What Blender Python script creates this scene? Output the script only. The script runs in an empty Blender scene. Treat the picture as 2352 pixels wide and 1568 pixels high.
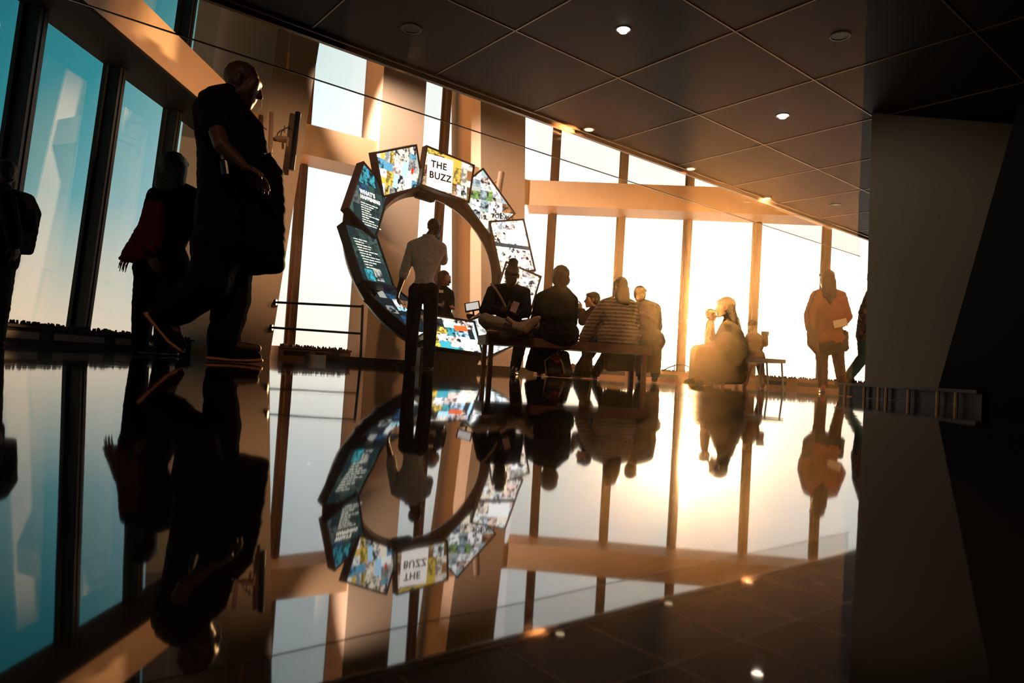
import bpy, bmesh, math, random
from mathutils import Vector, Matrix
random.seed(7)
sc = bpy.context.scene
COL = sc.collection

# ---------------------------------------------------------------- camera
FPX, PITCH, ROLL, CAMZ = 1568.0, math.radians(2.30), math.radians(3.5), 0.065
FW = Vector((0, math.cos(PITCH), math.sin(PITCH)))
_r0 = Vector((1, 0, 0)); _u0 = Vector((0, -math.sin(PITCH), math.cos(PITCH)))
RT = _r0*math.cos(ROLL) + _u0*math.sin(ROLL)
UP = -_r0*math.sin(ROLL) + _u0*math.cos(ROLL)
CAM = Vector((0, 0, CAMZ))
cd = bpy.data.cameras.new('camera'); cam = bpy.data.objects.new('camera', cd); COL.objects.link(cam)
cd.sensor_width = 36.0; cd.lens = 36.0*FPX/2352.0; cd.clip_start = 0.01; cd.clip_end = 500
m3 = Matrix((RT, UP, -FW)).transposed()
cam.matrix_world = Matrix.Translation(CAM) @ m3.to_4x4()
sc.camera = cam

def ray(x, y): return FW*FPX + RT*(x-1176) - UP*(y-784)
def at(x, y, Y):
    d = ray(x, y); return CAM + d*(Y/d.y)
def atz(x, y, Z):
    d = ray(x, y); return CAM + d*((Z-CAMZ)/d.z)

# ---------------------------------------------------------------- sky, sun, exposure
SUN = ray(1588, 766).normalized()
w = bpy.data.worlds.new('sky'); sc.world = w; w.use_nodes = True
nt = w.node_tree; N = nt.nodes; L = nt.links; N.clear()
def node(t, **k):
    n = N.new(t)
    for a, b in k.items(): setattr(n, a, b)
    return n
tc = node('ShaderNodeTexCoord')
dot = node('ShaderNodeVectorMath', operation='DOT_PRODUCT'); dot.inputs[1].default_value = SUN
L.new(tc.outputs['Generated'], dot.inputs[0])
ac = node('ShaderNodeMath', operation='ARCCOSINE', use_clamp=False); L.new(dot.outputs['Value'], ac.inputs[0])
sepx = node('ShaderNodeSeparateXYZ'); L.new(tc.outputs['Generated'], sepx.inputs[0])
mr = node('ShaderNodeMapRange'); mr.inputs['From Max'].default_value = math.radians(90)
ea = node('ShaderNodeMath', operation='SUBTRACT'); ea.inputs[1].default_value = .62; L.new(ac.outputs[0], ea.inputs[0])
eb = node('ShaderNodeMath', operation='MAXIMUM'); eb.inputs[1].default_value = 0; L.new(ea.outputs[0], eb.inputs[0])
za = node('ShaderNodeMath', operation='SUBTRACT'); za.inputs[1].default_value = .12; L.new(sepx.outputs['Z'], za.inputs[0])
zb = node('ShaderNodeMath', operation='MAXIMUM'); zb.inputs[1].default_value = 0; L.new(za.outputs[0], zb.inputs[0])
zc = node('ShaderNodeMath', operation='MULTIPLY'); L.new(eb.outputs[0], zc.inputs[0]); L.new(zb.outputs[0], zc.inputs[1])
zd = node('ShaderNodeMath', operation='MULTIPLY_ADD'); zd.inputs[1].default_value = 2.0; L.new(zc.outputs[0], zd.inputs[0]); L.new(ac.outputs[0], zd.inputs[2])
L.new(zd.outputs[0], mr.inputs['Value'])
r1 = node('ShaderNodeValToRGB'); L.new(mr.outputs[0], r1.inputs[0])
def ramp(rn, stops):
    e = rn.color_ramp.elements
    while len(e) > 1: e.remove(e[-1])
    e[0].position = stops[0][0]; e[0].color = (*stops[0][1], 1)
    for p, c in stops[1:]:
        q = e.new(p); q.color = (*c, 1)
ramp(r1, [(0, (1.9, 1.6, 1.25)), (.10, (1.35, 1.2, 1.02)), (.20, (1.08, 1.03, .97)), (.34, (.94, .965, .95)), (.42, (.72, .82, .82)), (.46, (.45, .61, .62)),
          (.53, (.18, .40, .42)), (.60, (.035, .25, .28)), (.75, (.012, .13, .16)), (1, (.006, .06, .075))])
r2 = node('ShaderNodeValToRGB'); L.new(sepx.outputs['Z'], r2.inputs[0])
ramp(r2, [(0, (1, 1, 1)), (.05, (.75, .75, .75)), (.18, (0, 0, 0))])
mx = node('ShaderNodeMix', data_type='RGBA'); L.new(r2.outputs[0], mx.inputs[0]); L.new(r1.outputs[0], mx.inputs[6])
wm = node('ShaderNodeValToRGB'); L.new(mr.outputs[0], wm.inputs[0])
ramp(wm, [(0, (2.2, 1.7, 1.1)), (.12, (1.3, 1.05, .78)), (.3, (.95, .86, .74)), (.6, (.78, .55, .35)), (1, (.3, .2, .12))])
L.new(wm.outputs[0], mx.inputs[7])
# glow of the sun itself
ex = node('ShaderNodeMath', operation='MULTIPLY'); ex.inputs[1].default_value = 1/math.radians(3.0); L.new(ac.outputs[0], ex.inputs[0])
e2 = node('ShaderNodeMath', operation='POWER'); e2.inputs[1].default_value = 1.5; L.new(ex.outputs[0], e2.inputs[0])
e3 = node('ShaderNodeMath', operation='MULTIPLY'); e3.inputs[1].default_value = -1; L.new(e2.outputs[0], e3.inputs[0])
e4 = node('ShaderNodeMath', operation='EXPONENT'); L.new(e3.outputs[0], e4.inputs[0])
e5 = node('ShaderNodeVectorMath', operation='SCALE'); e5.inputs[0].default_value = (30, 19.0, 9); L.new(e4.outputs[0], e5.inputs['Scale'])
ad = node('ShaderNodeVectorMath', operation='ADD'); L.new(mx.outputs[2], ad.inputs[0]); L.new(e5.outputs[0], ad.inputs[1])
bg = node('ShaderNodeBackground'); bg.inputs['Strength'].default_value = 1.0; L.new(ad.outputs[0], bg.inputs['Color'])
wo = node('ShaderNodeOutputWorld'); L.new(bg.outputs[0], wo.inputs['Surface'])

sl = bpy.data.lights.new('sun', 'SUN'); sl.energy = 9.0; sl.color = (1.0, .52, .2); sl.angle = math.radians(1.2)
so = bpy.data.objects.new('sun', sl); COL.objects.link(so)
SUNL = Vector((SUN.x, SUN.y, .105)).normalized()
so.rotation_euler = SUNL.to_track_quat('Z', 'Y').to_euler(); so.location = (6, 24, 6)

# spots at the ceiling-edge fittings, followed by added fill spots without fittings
def spot(x, y, z, aim, e, col, ang=60, blend=.7, rad=.07):
    l = bpy.data.lights.new('accent_fill_light', 'SPOT'); l.energy = e; l.color = col; l.spot_size = math.radians(ang); l.spot_blend = blend; l.shadow_soft_size = rad
    o = bpy.data.objects.new('accent_fill_light', l); COL.objects.link(o); o.location = (x, y, z)
    o.rotation_euler = (Vector(aim)-Vector((x, y, z))).to_track_quat('-Z', 'Y').to_euler()
WARM = (1.0, .53, .24)
spot(.82, 8.62, 3.06, (-2.2, 12.9, 2.0), 110, WARM, 70)
spot(2.49, 10.0, 3.06, (-.1, 14.2, 2.3), 200, WARM, 70)
spot(4.13, 11.35, 3.06, (3.6, 14.6, 3.9), 150, WARM, 110)
spot(-1.3, 7.12, 3.06, (-4.15, 11.6, 2.6), 360, (1.0, .60, .33), 48, 1.0)  # added fill for the leaning column, no fitting here
spot(.82, 8.62, 3.06, (-4.7, 8.9, 3.95), 650, (1.0, .50, .19), 36, .5)  # added spot standing in for sunlight along the left transom
spot(-4.2, 10.5, 5.7, (-.68, 13.95, 2.9), 1700, (1.0, .79, .64), 50, .9, .05)  # added lamp in mid-air, brightens the window-facing column sides
spot(1.9, 4.6, 3.14, (4.7, 7.6, 1.2), 60, (1.0, .74, .5), 60, .8, .1)  # added fill to lift the grey pier
# the two lit recessed downlights, then two unseen fill lamps added overhead
for x, y, e in ((.84, 6.07, 36), (2.99, 7.83, 25), (1.3, 1.6, 25), (-1.3, 1.3, 22)):
    spot(x, y, 3.15, (x, y+.9, 0), e, (1.0, .60, .34), 125, .6, .04)

vs = sc.view_settings
sc.display_settings.display_device = 'sRGB'
vs.view_transform = 'Standard'; vs.look = 'None'; vs.gamma = 1; vs.use_curve_mapping = False; vs.exposure = 0.45
cy = sc.cycles
cy.use_denoising = True; cy.max_bounces = 7; cy.diffuse_bounces = 3; cy.glossy_bounces = 4; cy.transparent_max_bounces = 16
cy.transmission_bounces = 4; cy.caustics_reflective = False; cy.caustics_refractive = False
cy.sample_clamp_indirect = 40.0; cy.blur_glossy = 0.5; cy.volume_bounces = 1; cy.volume_step_rate = 4

# ---------------------------------------------------------------- materials
MATS = {}
def mat(name, col, rough=.6, metal=0., emit=None, es=0, bump=0, bscale=60, spec=.5, var=0, vscale=6):
    if name in MATS: return MATS[name]
    m = bpy.data.materials.new(name); m.use_nodes = True
    t = m.node_tree; b = t.nodes['Principled BSDF']
    b.inputs['Base Color'].default_value = (*col, 1); b.inputs['Roughness'].default_value = rough
    b.inputs['Metallic'].default_value = metal; b.inputs['Specular IOR Level'].default_value = spec
    if emit: b.inputs['Emission Color'].default_value = (*emit, 1); b.inputs['Emission Strength'].default_value = es
    c = t.nodes.new('ShaderNodeTexCoord')
    if var:
        n = t.nodes.new('ShaderNodeTexNoise'); n.inputs['Scale'].default_value = vscale; n.inputs['Detail'].default_value = 6
        t.links.new(c.outputs['Object'], n.inputs['Vector'])
        h = t.nodes.new('ShaderNodeMix'); h.data_type = 'RGBA'
        h.inputs[6].default_value = (*[x*(1-var) for x in col], 1); h.inputs[7].default_value = (*[min(1, x*(1+var)) for x in col], 1)
        t.links.new(n.outputs['Fac'], h.inputs[0]); t.links.new(h.outputs[2], b.inputs['Base Color'])
    if bump:
        n = t.nodes.new('ShaderNodeTexNoise'); n.inputs['Scale'].default_value = bscale; n.inputs['Detail'].default_value = 4
        t.links.new(c.outputs['Object'], n.inputs['Vector'])
        u = t.nodes.new('ShaderNodeBump'); u.inputs['Strength'].default_value = bump; u.inputs['Distance'].default_value = .02
        t.links.new(n.outputs['Fac'], u.inputs['Height']); t.links.new(u.outputs['Normal'], b.inputs['Normal'])
    MATS[name] = m
    return m

def glass_mat(name, tint=(.97, 1, 1), ior=1.75):
    m = bpy.data.materials.new(name); m.use_nodes = True; t = m.node_tree; t.nodes.clear()
    o = t.nodes.new('ShaderNodeOutputMaterial'); x = t.nodes.new('ShaderNodeMixShader'); f = t.nodes.new('ShaderNodeFresnel')
    a = t.nodes.new('ShaderNodeBsdfTransparent'); g = t.nodes.new('ShaderNodeBsdfGlossy'); g.inputs['Roughness'].default_value = .0
    a.inputs[0].default_value = (*tint, 1)
    ge = t.nodes.new('ShaderNodeNewGeometry'); k = t.nodes.new('ShaderNodeMapRange')
    k.inputs['To Min'].default_value = ior; k.inputs['To Max'].default_value = 1/ior
    t.links.new(ge.outputs['Backfacing'], k.inputs['Value']); t.links.new(k.outputs[0], f.inputs[0])
    t.links.new(f.outputs[0], x.inputs[0]); t.links.new(a.outputs[0], x.inputs[1]); t.links.new(g.outputs[0], x.inputs[2]); t.links.new(x.outputs[0], o.inputs[0])
    return m

def floor_mat():
    m = bpy.data.materials.new('polished black stone'); m.use_nodes = True; t = m.node_tree; t.nodes.clear()
    nn = t.nodes.new; ln = t.links.new
    o = nn('ShaderNodeOutputMaterial'); x = nn('ShaderNodeMixShader'); f = nn('ShaderNodeFresnel'); f.inputs[0].default_value = 2.3
    d = nn('ShaderNodeBsdfDiffuse'); d.inputs[0].default_value = (.006, .005, .005, 1)
    g = nn('ShaderNodeBsdfGlossy'); g.inputs[0].default_value = (.95, .95, .95, 1)
    c = nn('ShaderNodeTexCoord')
    n = nn('ShaderNodeTexNoise'); n.inputs['Scale'].default_value = 2.2; n.inputs['Detail'].default_value = 3
    ln(c.outputs['Object'], n.inputs['Vector'])
    r = nn('ShaderNodeMapRange'); r.inputs['To Min'].default_value = .018; r.inputs['To Max'].default_value = .045
    ln(n.outputs['Fac'], r.inputs['Value']); ln(r.outputs[0], g.inputs['Roughness'])
    n2 = nn('ShaderNodeTexNoise'); n2.inputs['Scale'].default_value = 5.0; n2.inputs['Detail'].default_value = 2
    ln(c.outputs['Object'], n2.inputs['Vector'])
    b = nn('ShaderNodeBump'); b.inputs['Strength'].default_value = .05; b.inputs['Distance'].default_value = .004
    ln(n2.outputs['Fac'], b.inputs['Height']); ln(b.outputs[0], g.inputs['Normal'])
    ln(f.outputs[0], x.inputs[0]); ln(d.outputs[0], x.inputs[1]); ln(g.outputs[0], x.inputs[2]); ln(x.outputs[0], o.inputs[0])
    return m

PAINT = mat('warm beige paint', (.76, .56, .40), .55, var=.04, vscale=1.5)
BAND = mat('tan transom cladding', (.72, .46, .26), .45, var=.05, vscale=2)
MULL = mat('mullion flare tone', (.085, .045, .024), .45, .2)  # lighter copy, brown glow of backlight flare put into the colour
MULLD = mat('mullion shade tone', (.02, .028, .03), .4, .2)  # shaded copy for the left wall, sky tint put into the colour
CEIL = mat('dark ceiling panel', (.022, .012, .008), .6, bump=.05, bscale=9, spec=.25)
SEAM = mat('lit ceiling seam', (.42, .27, .16), .35, .6)  # light caught by the panel reveals put in as a paler metal
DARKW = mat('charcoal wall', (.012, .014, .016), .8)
GREYW = mat('grey pier plaster', (.40, .37, .31), .75, var=.05, vscale=.8)
GLASS = glass_mat('window glass')
GLASSL = glass_mat('coated window glass', ior=2.2)
BAFF = glass_mat('baffle glass', (.955, .955, .94), 1.45)
BLACKM = mat('black metal', (.012, .012, .013), .35, .3)
GRILLE = mat('grille shadow', (.01, .008, .007), .7)
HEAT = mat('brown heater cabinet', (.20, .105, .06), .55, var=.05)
PEBB = mat('dry sedum', (.06, .045, .03), .9)

# ---------------------------------------------------------------- mesh helpers
def link(name, me, m, parent=None, smooth=False):
    o = bpy.data.objects.new(name, me); COL.objects.link(o)
    if m: me.materials.append(m)
    if smooth:
        for p in me.polygons: p.use_smooth = True
    if parent: o.parent = parent
    return o
def obj(name, bm, m, parent=None, smooth=False):
    bmesh.ops.recalc_face_normals(bm, faces=bm.faces)
    me = bpy.data.meshes.new(name); bm.to_mesh(me); bm.free()
    return link(name, me, m, parent, smooth)
def tag(o, label=None, cat=None, group=None, kind=None):
    if label: o['label'] = label
    if cat: o['category'] = cat
    if group: o['group'] = group
    if kind: o['kind'] = kind
    return o
def struct(o): o['kind'] = 'structure'; return o
def empty(name, loc, label, cat, group=None):
    o = bpy.data.objects.new(name, None); COL.objects.link(o); o.location = loc
    o.empty_display_size = .1
    return tag(o, label, cat, group)
def put(o, root):
    """parent o to root, keeping world coordinates of the mesh"""
    o.parent = root; o.matrix_parent_inverse = Matrix.Translation(-Vector(root.location)); return o
def hexa(bm, P):
    """8 points: bottom loop of 4, top loop of 4"""
    v = [bm.verts.new(p) for p in P]
    for f in ((0, 3, 2, 1), (4, 5, 6, 7), (0, 1, 5, 4), (1, 2, 6, 5), (2, 3, 7, 6), (3, 0, 4, 7)):
        bm.faces.new([v[i] for i in f])
def prism(bm, lo, hi):
    a = [bm.verts.new(p) for p in lo]; b = [bm.verts.new(p) for p in hi]; n = len(a)
    bm.faces.new(a[::-1]); bm.faces.new(b)
    for i in range(n): bm.faces.new((a[i], a[(i+1) % n], b[(i+1) % n], b[i]))
def obox(bm, c, ax, ay, az, sx, sy, sz):
    c = Vector(c); P = []
    for k in (-1, 1):
        for i, j in ((-1, -1), (1, -1), (1, 1), (-1, 1)):
            P.append(c + ax*(i*sx/2) + ay*(j*sy/2) + az*(k*sz/2))
    hexa(bm, P)
X1, Y1, Z1 = Vector((1, 0, 0)), Vector((0, 1, 0)), Vector((0, 0, 1))
def box(bm, lo, hi):
    lo, hi = Vector(lo), Vector(hi)
    obox(bm, (lo+hi)/2, X1, Y1, Z1, *(hi-lo))
def tube(bm, pts, r, n=10, cap=True):
    pts = [Vector(p) for p in pts]; rs = r if isinstance(r, (list, tuple)) else [r]*len(pts)
    rings = []; prev = None
    for i, p in enumerate(pts):
        d = (pts[min(i+1, len(pts)-1)] - pts[max(i-1, 0)]).normalized()
        if prev is None:
            a = d.cross(Z1) if abs(d.z) < .9 else d.cross(X1)
        else:
            a = prev - d*prev.dot(d)
        a.normalize(); prev = a; b = d.cross(a)
        rings.append([bm.verts.new(p + (a*math.cos(2*math.pi*k/n) + b*math.sin(2*math.pi*k/n))*rs[i]) for k in range(n)])
    for i in range(len(rings)-1):
        for k in range(n):
            bm.faces.new((rings[i][k], rings[i][(k+1) % n], rings[i+1][(k+1) % n], rings[i+1][k]))
    if cap: bm.faces.new(rings[0][::-1]); bm.faces.new(rings[-1])
def cyl(bm, c, r, h, n=24, r2=None, axis=None):
    c = Vector(c); tube(bm, [c, c + (axis or Z1)*h], [r, r if r2 is None else r2], n)

# ---------------------------------------------------------------- the setting
TOPZ, ZB, ZT, ZBASE = 7.6, 3.6, 4.14, .22
A0, A1, A2, A3 = Vector((-4.74, -4.0, 0)), Vector((-4.6, 11.3, 0)), Vector((.14, 14.53, 0)), Vector((13.0, 13.43, 0))
class Wall:
    def __init__(s, a, b, off, tilt=0):
        s.a, s.b, s.off, s.tilt = a, b, off, tilt
        s.d = (b-a).normalized(); s.len = (b-a).length
        s.out = Vector((-s.d.y, s.d.x, 0))          # away from the room
    def p(s, u, z, o):                               # o = distance outwards of the band's face
        return s.a + s.d*u + s.out*(o + s.tilt*(ZB-z)) + Z1*z
    def box(s, bm, u0, u1, z0, z1, o0, o1):
        hexa(bm, [s.p(u0, z0, o0), s.p(u1, z0, o0), s.p(u1, z0, o1), s.p(u0, z0, o1), s.p(u0, z1, o0), s.p(u1, z1, o0), s.p(u1, z1, o1), s.p(u0, z1, o1)])
    def u_at(s, x, y):                               # where the glass plane is met along a sight line
        d = ray(x, y); q = s.a + s.out*s.off
        t = ((q-CAM).dot(s.out))/d.dot(s.out)
        return (CAM + d*t - q).dot(s.d)
WL = Wall(A0, A1, .72, .055); WM = Wall(A1, A2, .78); WR = Wall(A2, A3, .85)
# floor: polished black stone
bm = bmesh.new()
fl = [(-5.8, -4), (-5.75, 11.9), WM.p(WM.len, 0, .9), WR.p(0, 0, .95), WR.p(WR.len, 0, .95), (13, -4)]
fl = [(p[0], p[1]) for p in fl]
prism(bm, [(x, y, -.2) for x, y in fl], [(x, y, 0) for x, y in fl])
struct(obj('floor', bm, floor_mat()))
# roof over the double-height edge zone
bm = bmesh.new(); prism(bm, [(x*1.02, y+.1*(y > 5), TOPZ) for x, y in fl], [(x*1.02, y+.1*(y > 5), TOPZ+.2) for x, y in fl])
struct(obj('ceiling', bm, DARKW))
# dropped ceiling, parallel to its edge
E1 = (Vector((7.23, 14.0, 0))-Vector((-2.82, 6.0, 0))).normalized(); E2 = Vector((-E1.y, E1.x, 0))
EP = Vector((-2.82, 6.0, 0)); HC = 3.2
def cp(u, v, z=HC): return EP + E1*u + E2*v + Z1*z
bm = bmesh.new(); prism(bm, [cp(-7, 0), cp(-7, -12), cp(17, -12), cp(17, 0)], [cp(-7, 0, 3.55), cp(-7, -12, 3.55), cp(17, -12, 3.55), cp(17, 0, 3.55)])
struct(obj('ceiling', bm, CEIL))
bm = bmesh.new(); prism(bm, [cp(-7, -.25, 3.55), cp(-7, -.4, 3.55), cp(17, -.4, 3.55), cp(17, -.25, 3.55)], [cp(-7, -.25, TOPZ), cp(-7, -.4, TOPZ), cp(17, -.4, TOPZ), cp(17, -.25, TOPZ)])
struct(obj('wall_above_ceiling_edge', bm, DARKW))
# seams of the panel ceiling
us = EP
u_of = lambda p: (p-EP).dot(E1)
n0 = u_of(atz(1420, 178, HC)); v0 = (atz(1420, 178, HC)-EP).dot(E2); v1 = (atz(1695, 75, HC)-EP).dot(E2)
bm = bmesh.new()
def bar(u0, v0, u1, v1, wd=.012):
    a, b = cp(u0, v0), cp(u1, v1); d = (b-a).normalized()
    obox(bm, (a+b)/2 - Z1*.003, d, Z1.cross(d), Z1, (b-a).length, wd, .008)
for v in (v0, v1, v1-1.42, v1-2.84): bar(-6.9, v, 15, v)
for k in range(-6, 9): bar(n0+1.4*k, -.02, n0+1.4*k, -7)
struct(obj('trim_1', bm, SEAM))
bm = bmesh.new()
for v, zz, wd, h in ((-.02, HC-.025, .05, .05), (-.11, HC-.012, .025, .024)):
    a, b = cp(-6.9, v, zz), cp(16, v, zz); obox(bm, (a+b)/2, E1, E2, Z1, (b-a).length, wd, h)
struct(obj('trim_2', bm, mat('bronze ceiling edge', (.20, .13, .08), .3, .6)))

win = [0]
def bays(W, us, name, u_lo, u_hi, wd=.10, dep=.22, mm=None):
    edges = [u_lo] + list(us) + [u_hi]
    for i in range(len(edges)-1):
        a, b = edges[i], edges[i+1]
        for (z0, z1) in ((.0, ZB+.05), (ZT-.05, TOPZ)):
            win[0] += 1
            bm = bmesh.new(); W.box(bm, a, b, z0, z1, W.off, W.off+.02)
            g = struct(obj('window_%d' % win[0], bm, GLASSL if W is WL else GLASS))
            if i:
                bm = bmesh.new(); W.box(bm, a-wd/2, a+wd/2, z0, z1, W.off-dep, W.off-.002)
                W.box(bm, a-wd/2-.05, a-wd/2, z0, z1, W.off-.05, W.off-.002); W.box(bm, a+wd/2, a+wd/2+.05, z0, z1, W.off-.05, W.off-.002)
                W.box(bm, a-.012, a+.012, z0, z1, W.off-dep-.012, W.off-dep)
                obj('mullion', bm, mm or MULL, g)
lu = WL.u_at(250, 150)
bays(WL, [lu+1.45*k for k in range(-6, 3) if 0 < lu+1.45*k < 15.2], 'left', 0, WL.len-.1, .13, .2, MULLD)
bays(WM, [WM.u_at(676, 620), WM.u_at(1000, 600)], 'mid', 0, WM.len, .10, .16)
ru = [WR.u_at(x, 560) for x in (1265, 1423, 1577, 1737, 1897)]
bays(WR, ru + [ru[-1]+1.52*k for k in range(1, 4)], 'right', 0, WR.len, .10, .16)
for i, (W, nm) in enumerate(((WL, 'left'), (WM, 'corner'), (WR, 'right'))):
    bm = bmesh.new(); W.box(bm, -.0, W.len+.0, ZB, ZT, 0, W.off-.02)
    tr = struct(obj('trim_%d' % (i+3), bm, BAND))
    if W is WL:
        bm = bmesh.new(); W.box(bm, 0, W.len, ZB-.03, ZB+.004, .012, W.off-.02); obj('shade_sheet', bm, mat('painted shade black', (.008, .010, .011), .8, spec=.2), tr)  # shade below the left transom put in as a black sheet
# solid surfaces behind and beside the viewer
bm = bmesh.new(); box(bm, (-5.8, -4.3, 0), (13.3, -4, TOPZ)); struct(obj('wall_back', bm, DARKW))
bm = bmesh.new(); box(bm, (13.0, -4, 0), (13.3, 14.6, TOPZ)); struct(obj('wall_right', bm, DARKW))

# inclined columns: loft between a floor outline and a higher one
def column(lo, hi, m=PAINT):
    bm = bmesh.new(); prism(bm, lo, hi); o = struct(obj('column', bm, m))
    return o
def ext(P, Q, z):                                   # carry the edge P->Q on to height z
    t = (z-P.z)/(Q.z-P.z); return P + (Q-P)*t
def edge(b, t, Yb, Yt):                             # an arris from two sightings at known depth
    P, Q = at(*b, Yb), at(*t, Yt); return ext(P, Q, 0), ext(P, Q, TOPZ)
def onface(x, y, W, o=0.):
    d = ray(x, y); q = W.a + W.out*o; return ((q-CAM).dot(W.out)/d.dot(W.out))*d.y
def colm(b1, t1, b2, t2, back, W=WM, fwd=.05, leftback=None):
    l0, l1 = edge(b1, t1, onface(*b1, W, -fwd), onface(*t1, W, -fwd)); r0, r1 = edge(b2, t2, onface(*b2, W, -fwd), onface(*t2, W, -fwd))
    bk = W.out*back
    lb = leftback if leftback is not None else bk
    return column([l0, r0, r0+bk, l0+lb], [l1, r1, r1+bk, l1+lb])
colm((842, 760), (883, 145), (955, 620), (980, 185), .92)
colm((1105, 600), (1104, 225), (1204, 600), (1207, 268), 1.05, leftback=WM.out*1.0+WM.d*-.12)
colm((553, 757), (640, 55), (624, 790), (735, 90), .9, leftback=Vector((-1.35, -.1, 0)))
# grey pier and dark slanted wall on the right
pl, pt_ = at(1986, 880, 7.6), at(1995, 545, 7.6)
q0, q1 = ext(pl, pt_, 0), ext(pl, pt_, HC)
bm = bmesh.new(); prism(bm, [q0, q0+Vector((5, .2, 0)), q0+Vector((5.6, 1.0, 0)), q0+Vector((.65, .8, 0))], [q1, q1+Vector((5, .2, 0)), q1+Vector((5.6, 1.0, 0)), q1+Vector((.65, .8, 0))])
struct(obj('wall_pier', bm, GREYW))
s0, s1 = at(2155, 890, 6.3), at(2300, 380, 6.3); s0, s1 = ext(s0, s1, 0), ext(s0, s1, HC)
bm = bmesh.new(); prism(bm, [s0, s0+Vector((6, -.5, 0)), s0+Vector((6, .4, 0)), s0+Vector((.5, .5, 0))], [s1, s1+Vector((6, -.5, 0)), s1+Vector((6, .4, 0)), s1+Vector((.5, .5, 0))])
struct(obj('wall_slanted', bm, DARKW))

# heater cabinets under the windows, with a strip of dry planting on top
def cabinet(W, u0, u1, lab, step, frame_mat, ins=0.):
    c = W.p((u0+u1)/2, 0, .3)
    r = empty('heater_cabinet', c, lab, 'heater')
    bm = bmesh.new(); W.box(bm, u0, u1, 0, ZBASE-.03, .05+ins, W.off-.02); W.box(bm, u0-.01, u1+.01, ZBASE-.03, ZBASE, .02+ins, W.off-.02)
    put(obj('housing', bm, frame_mat), r)
    u = u0+.1
    while u < u1-.5:
        bm = bmesh.new(); W.box(bm, u, min(u+step*.8, u1-.08), .07, .15, .044+ins, .055+ins)
        g = put(obj('grille', bm, GRILLE), r)
        u += step
    bm = bmesh.new(); uu = u0+.05
    while uu < u1-.05:
        h = random.uniform(.012, .05); o = random.uniform(.03, .2)+ins
        p = W.p(uu, ZBASE-.002, o)
        a = random.uniform(0, 3)
        v = [bm.verts.new(p + Vector((math.cos(a+k*2.09), math.sin(a+k*2.09), 0))*random.uniform(.012, .03)) for k in range(3)]
        t = [bm.verts.new(p + Vector((math.cos(a+k*2.09)*.012, math.sin(a+k*2.09)*.012, h))) for k in range(3)]
        bm.faces.new(v[::-1]); bm.faces.new(t)
        for k in range(3): bm.faces.new((v[k], v[(k+1) % 3], t[(k+1) % 3], t[k]))
        uu += random.uniform(.008, .02)
    s = put(obj('dry_planting', bm, PEBB), r); s['kind'] = 'stuff'
    return r
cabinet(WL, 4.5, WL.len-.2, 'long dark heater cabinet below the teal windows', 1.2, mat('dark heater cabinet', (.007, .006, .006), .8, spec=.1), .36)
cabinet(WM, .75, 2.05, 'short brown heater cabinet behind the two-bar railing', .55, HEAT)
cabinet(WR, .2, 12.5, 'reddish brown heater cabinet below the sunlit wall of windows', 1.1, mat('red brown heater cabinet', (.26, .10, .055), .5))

# glass smoke baffle along the ceiling edge
r = empty('glass_smoke_baffle', cp(4, 0), 'clear glass baffle of frameless panes hanging from the ceiling edge', 'glass baffle')
cuts = sorted([u_of(atz(x, y, HC)) for x, y in ((672, 62), (1030, 185), (1495, 372), (1660, 440), (1802, 490))])
cuts = [-6.5, cuts[0]-2.05] + cuts + [12.6]
for a, b in zip(cuts[:-1], cuts[1:]):
    bm = bmesh.new(); P = [cp(a+.006, .04, 2.8), cp(b-.006, .04, 2.8), cp(b-.006, .052, 2.8), cp(a+.006, .052, 2.8)]
    prism(bm, P, [p + Z1*.46 for p in P]); put(obj('pane', bm, BAFF), r)
bm = bmesh.new()
a, b = cp(-6.5, .046, 2.797), cp(12.6, .046, 2.797); obox(bm, (a+b)/2, E1, E2, Z1, (b-a).length, .016, .010)
put(obj('edge_strip', bm, mat('baffle edge', (.10, .075, .055), .3, .5)), r)

# ---------------------------------------------------------------- the ring of video screens
RP = (-1.0496, 1.796, 0.6836, 0.3217, 1.4767, 1.3809, 0.9309, 0.6479, 0.3332, -0.0829, 0.1044)
RD = [[-0.03, 0.016, -0.042, -0.099, 0.067, -0.026], [-0.003, -0.016, 0.008, -0.076, -0.04, 0.023], [-0.017, -0.017, 0.016, -0.085, -0.018, -0.013],
      [-0.023, -0.007, 0.014, 0.004, 0.027, 0.003], [0.05, 0.01, 0, -0.05, -0.1, -0.2], [-0.026, -0.004, -0.019, 0.015, 0.03, 0.013],
      [0.022, 0.029, 0.042, 0.203, -0.218, 0.111], [0.038, 0.032, 0.019, 0.032, -0.043, 0.01], [0.024, 0.019, -0.002, -0.022, 0.078, 0.076], [0.016, -0.003, -0.003, -0.01, 0.005, 0.149]]
RC = Vector((RP[0], 10.3, RP[1])); _az, _el = RP[2], RP[3]
RN = Vector((math.sin(_az)*math.cos(_el), -math.cos(_az)*math.cos(_el), math.sin(_el)))     # the ring faces this way
RA = (-RN).cross(Z1).normalized(); RB = RA.cross(-RN)
def ring_e(t): return RA*math.cos(t) + RB*math.sin(t)
def rotv(ax, t, v): return Matrix.Rotation(t, 3, ax) @ v
def screen_frame(k):
    cx, cz, az, el, phi, R, wd, h, be, tw, ps = RP; d = RD[k]
    t = phi - math.radians(36)*k; e = ring_e(t); tg = RA*math.sin(t) - RB*math.cos(t)
    s = e*math.cos(be) + RN*math.sin(be)
    tg = rotv(s, ps+d[3], tg); m = tg.cross(s); tg = rotv(m, tw+d[4], tg); s = rotv(m, tw+d[4], s); s = rotv(tg, d[5], s)
    c = RC + e*(R+d[0]) + RN*d[1] + RN.cross(e)*d[2]
    m = tg.cross(s).normalized()
    if m.dot(RN) < 0: m = -m
    return c, tg.normalized(), s.normalized(), m, wd, h

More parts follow.
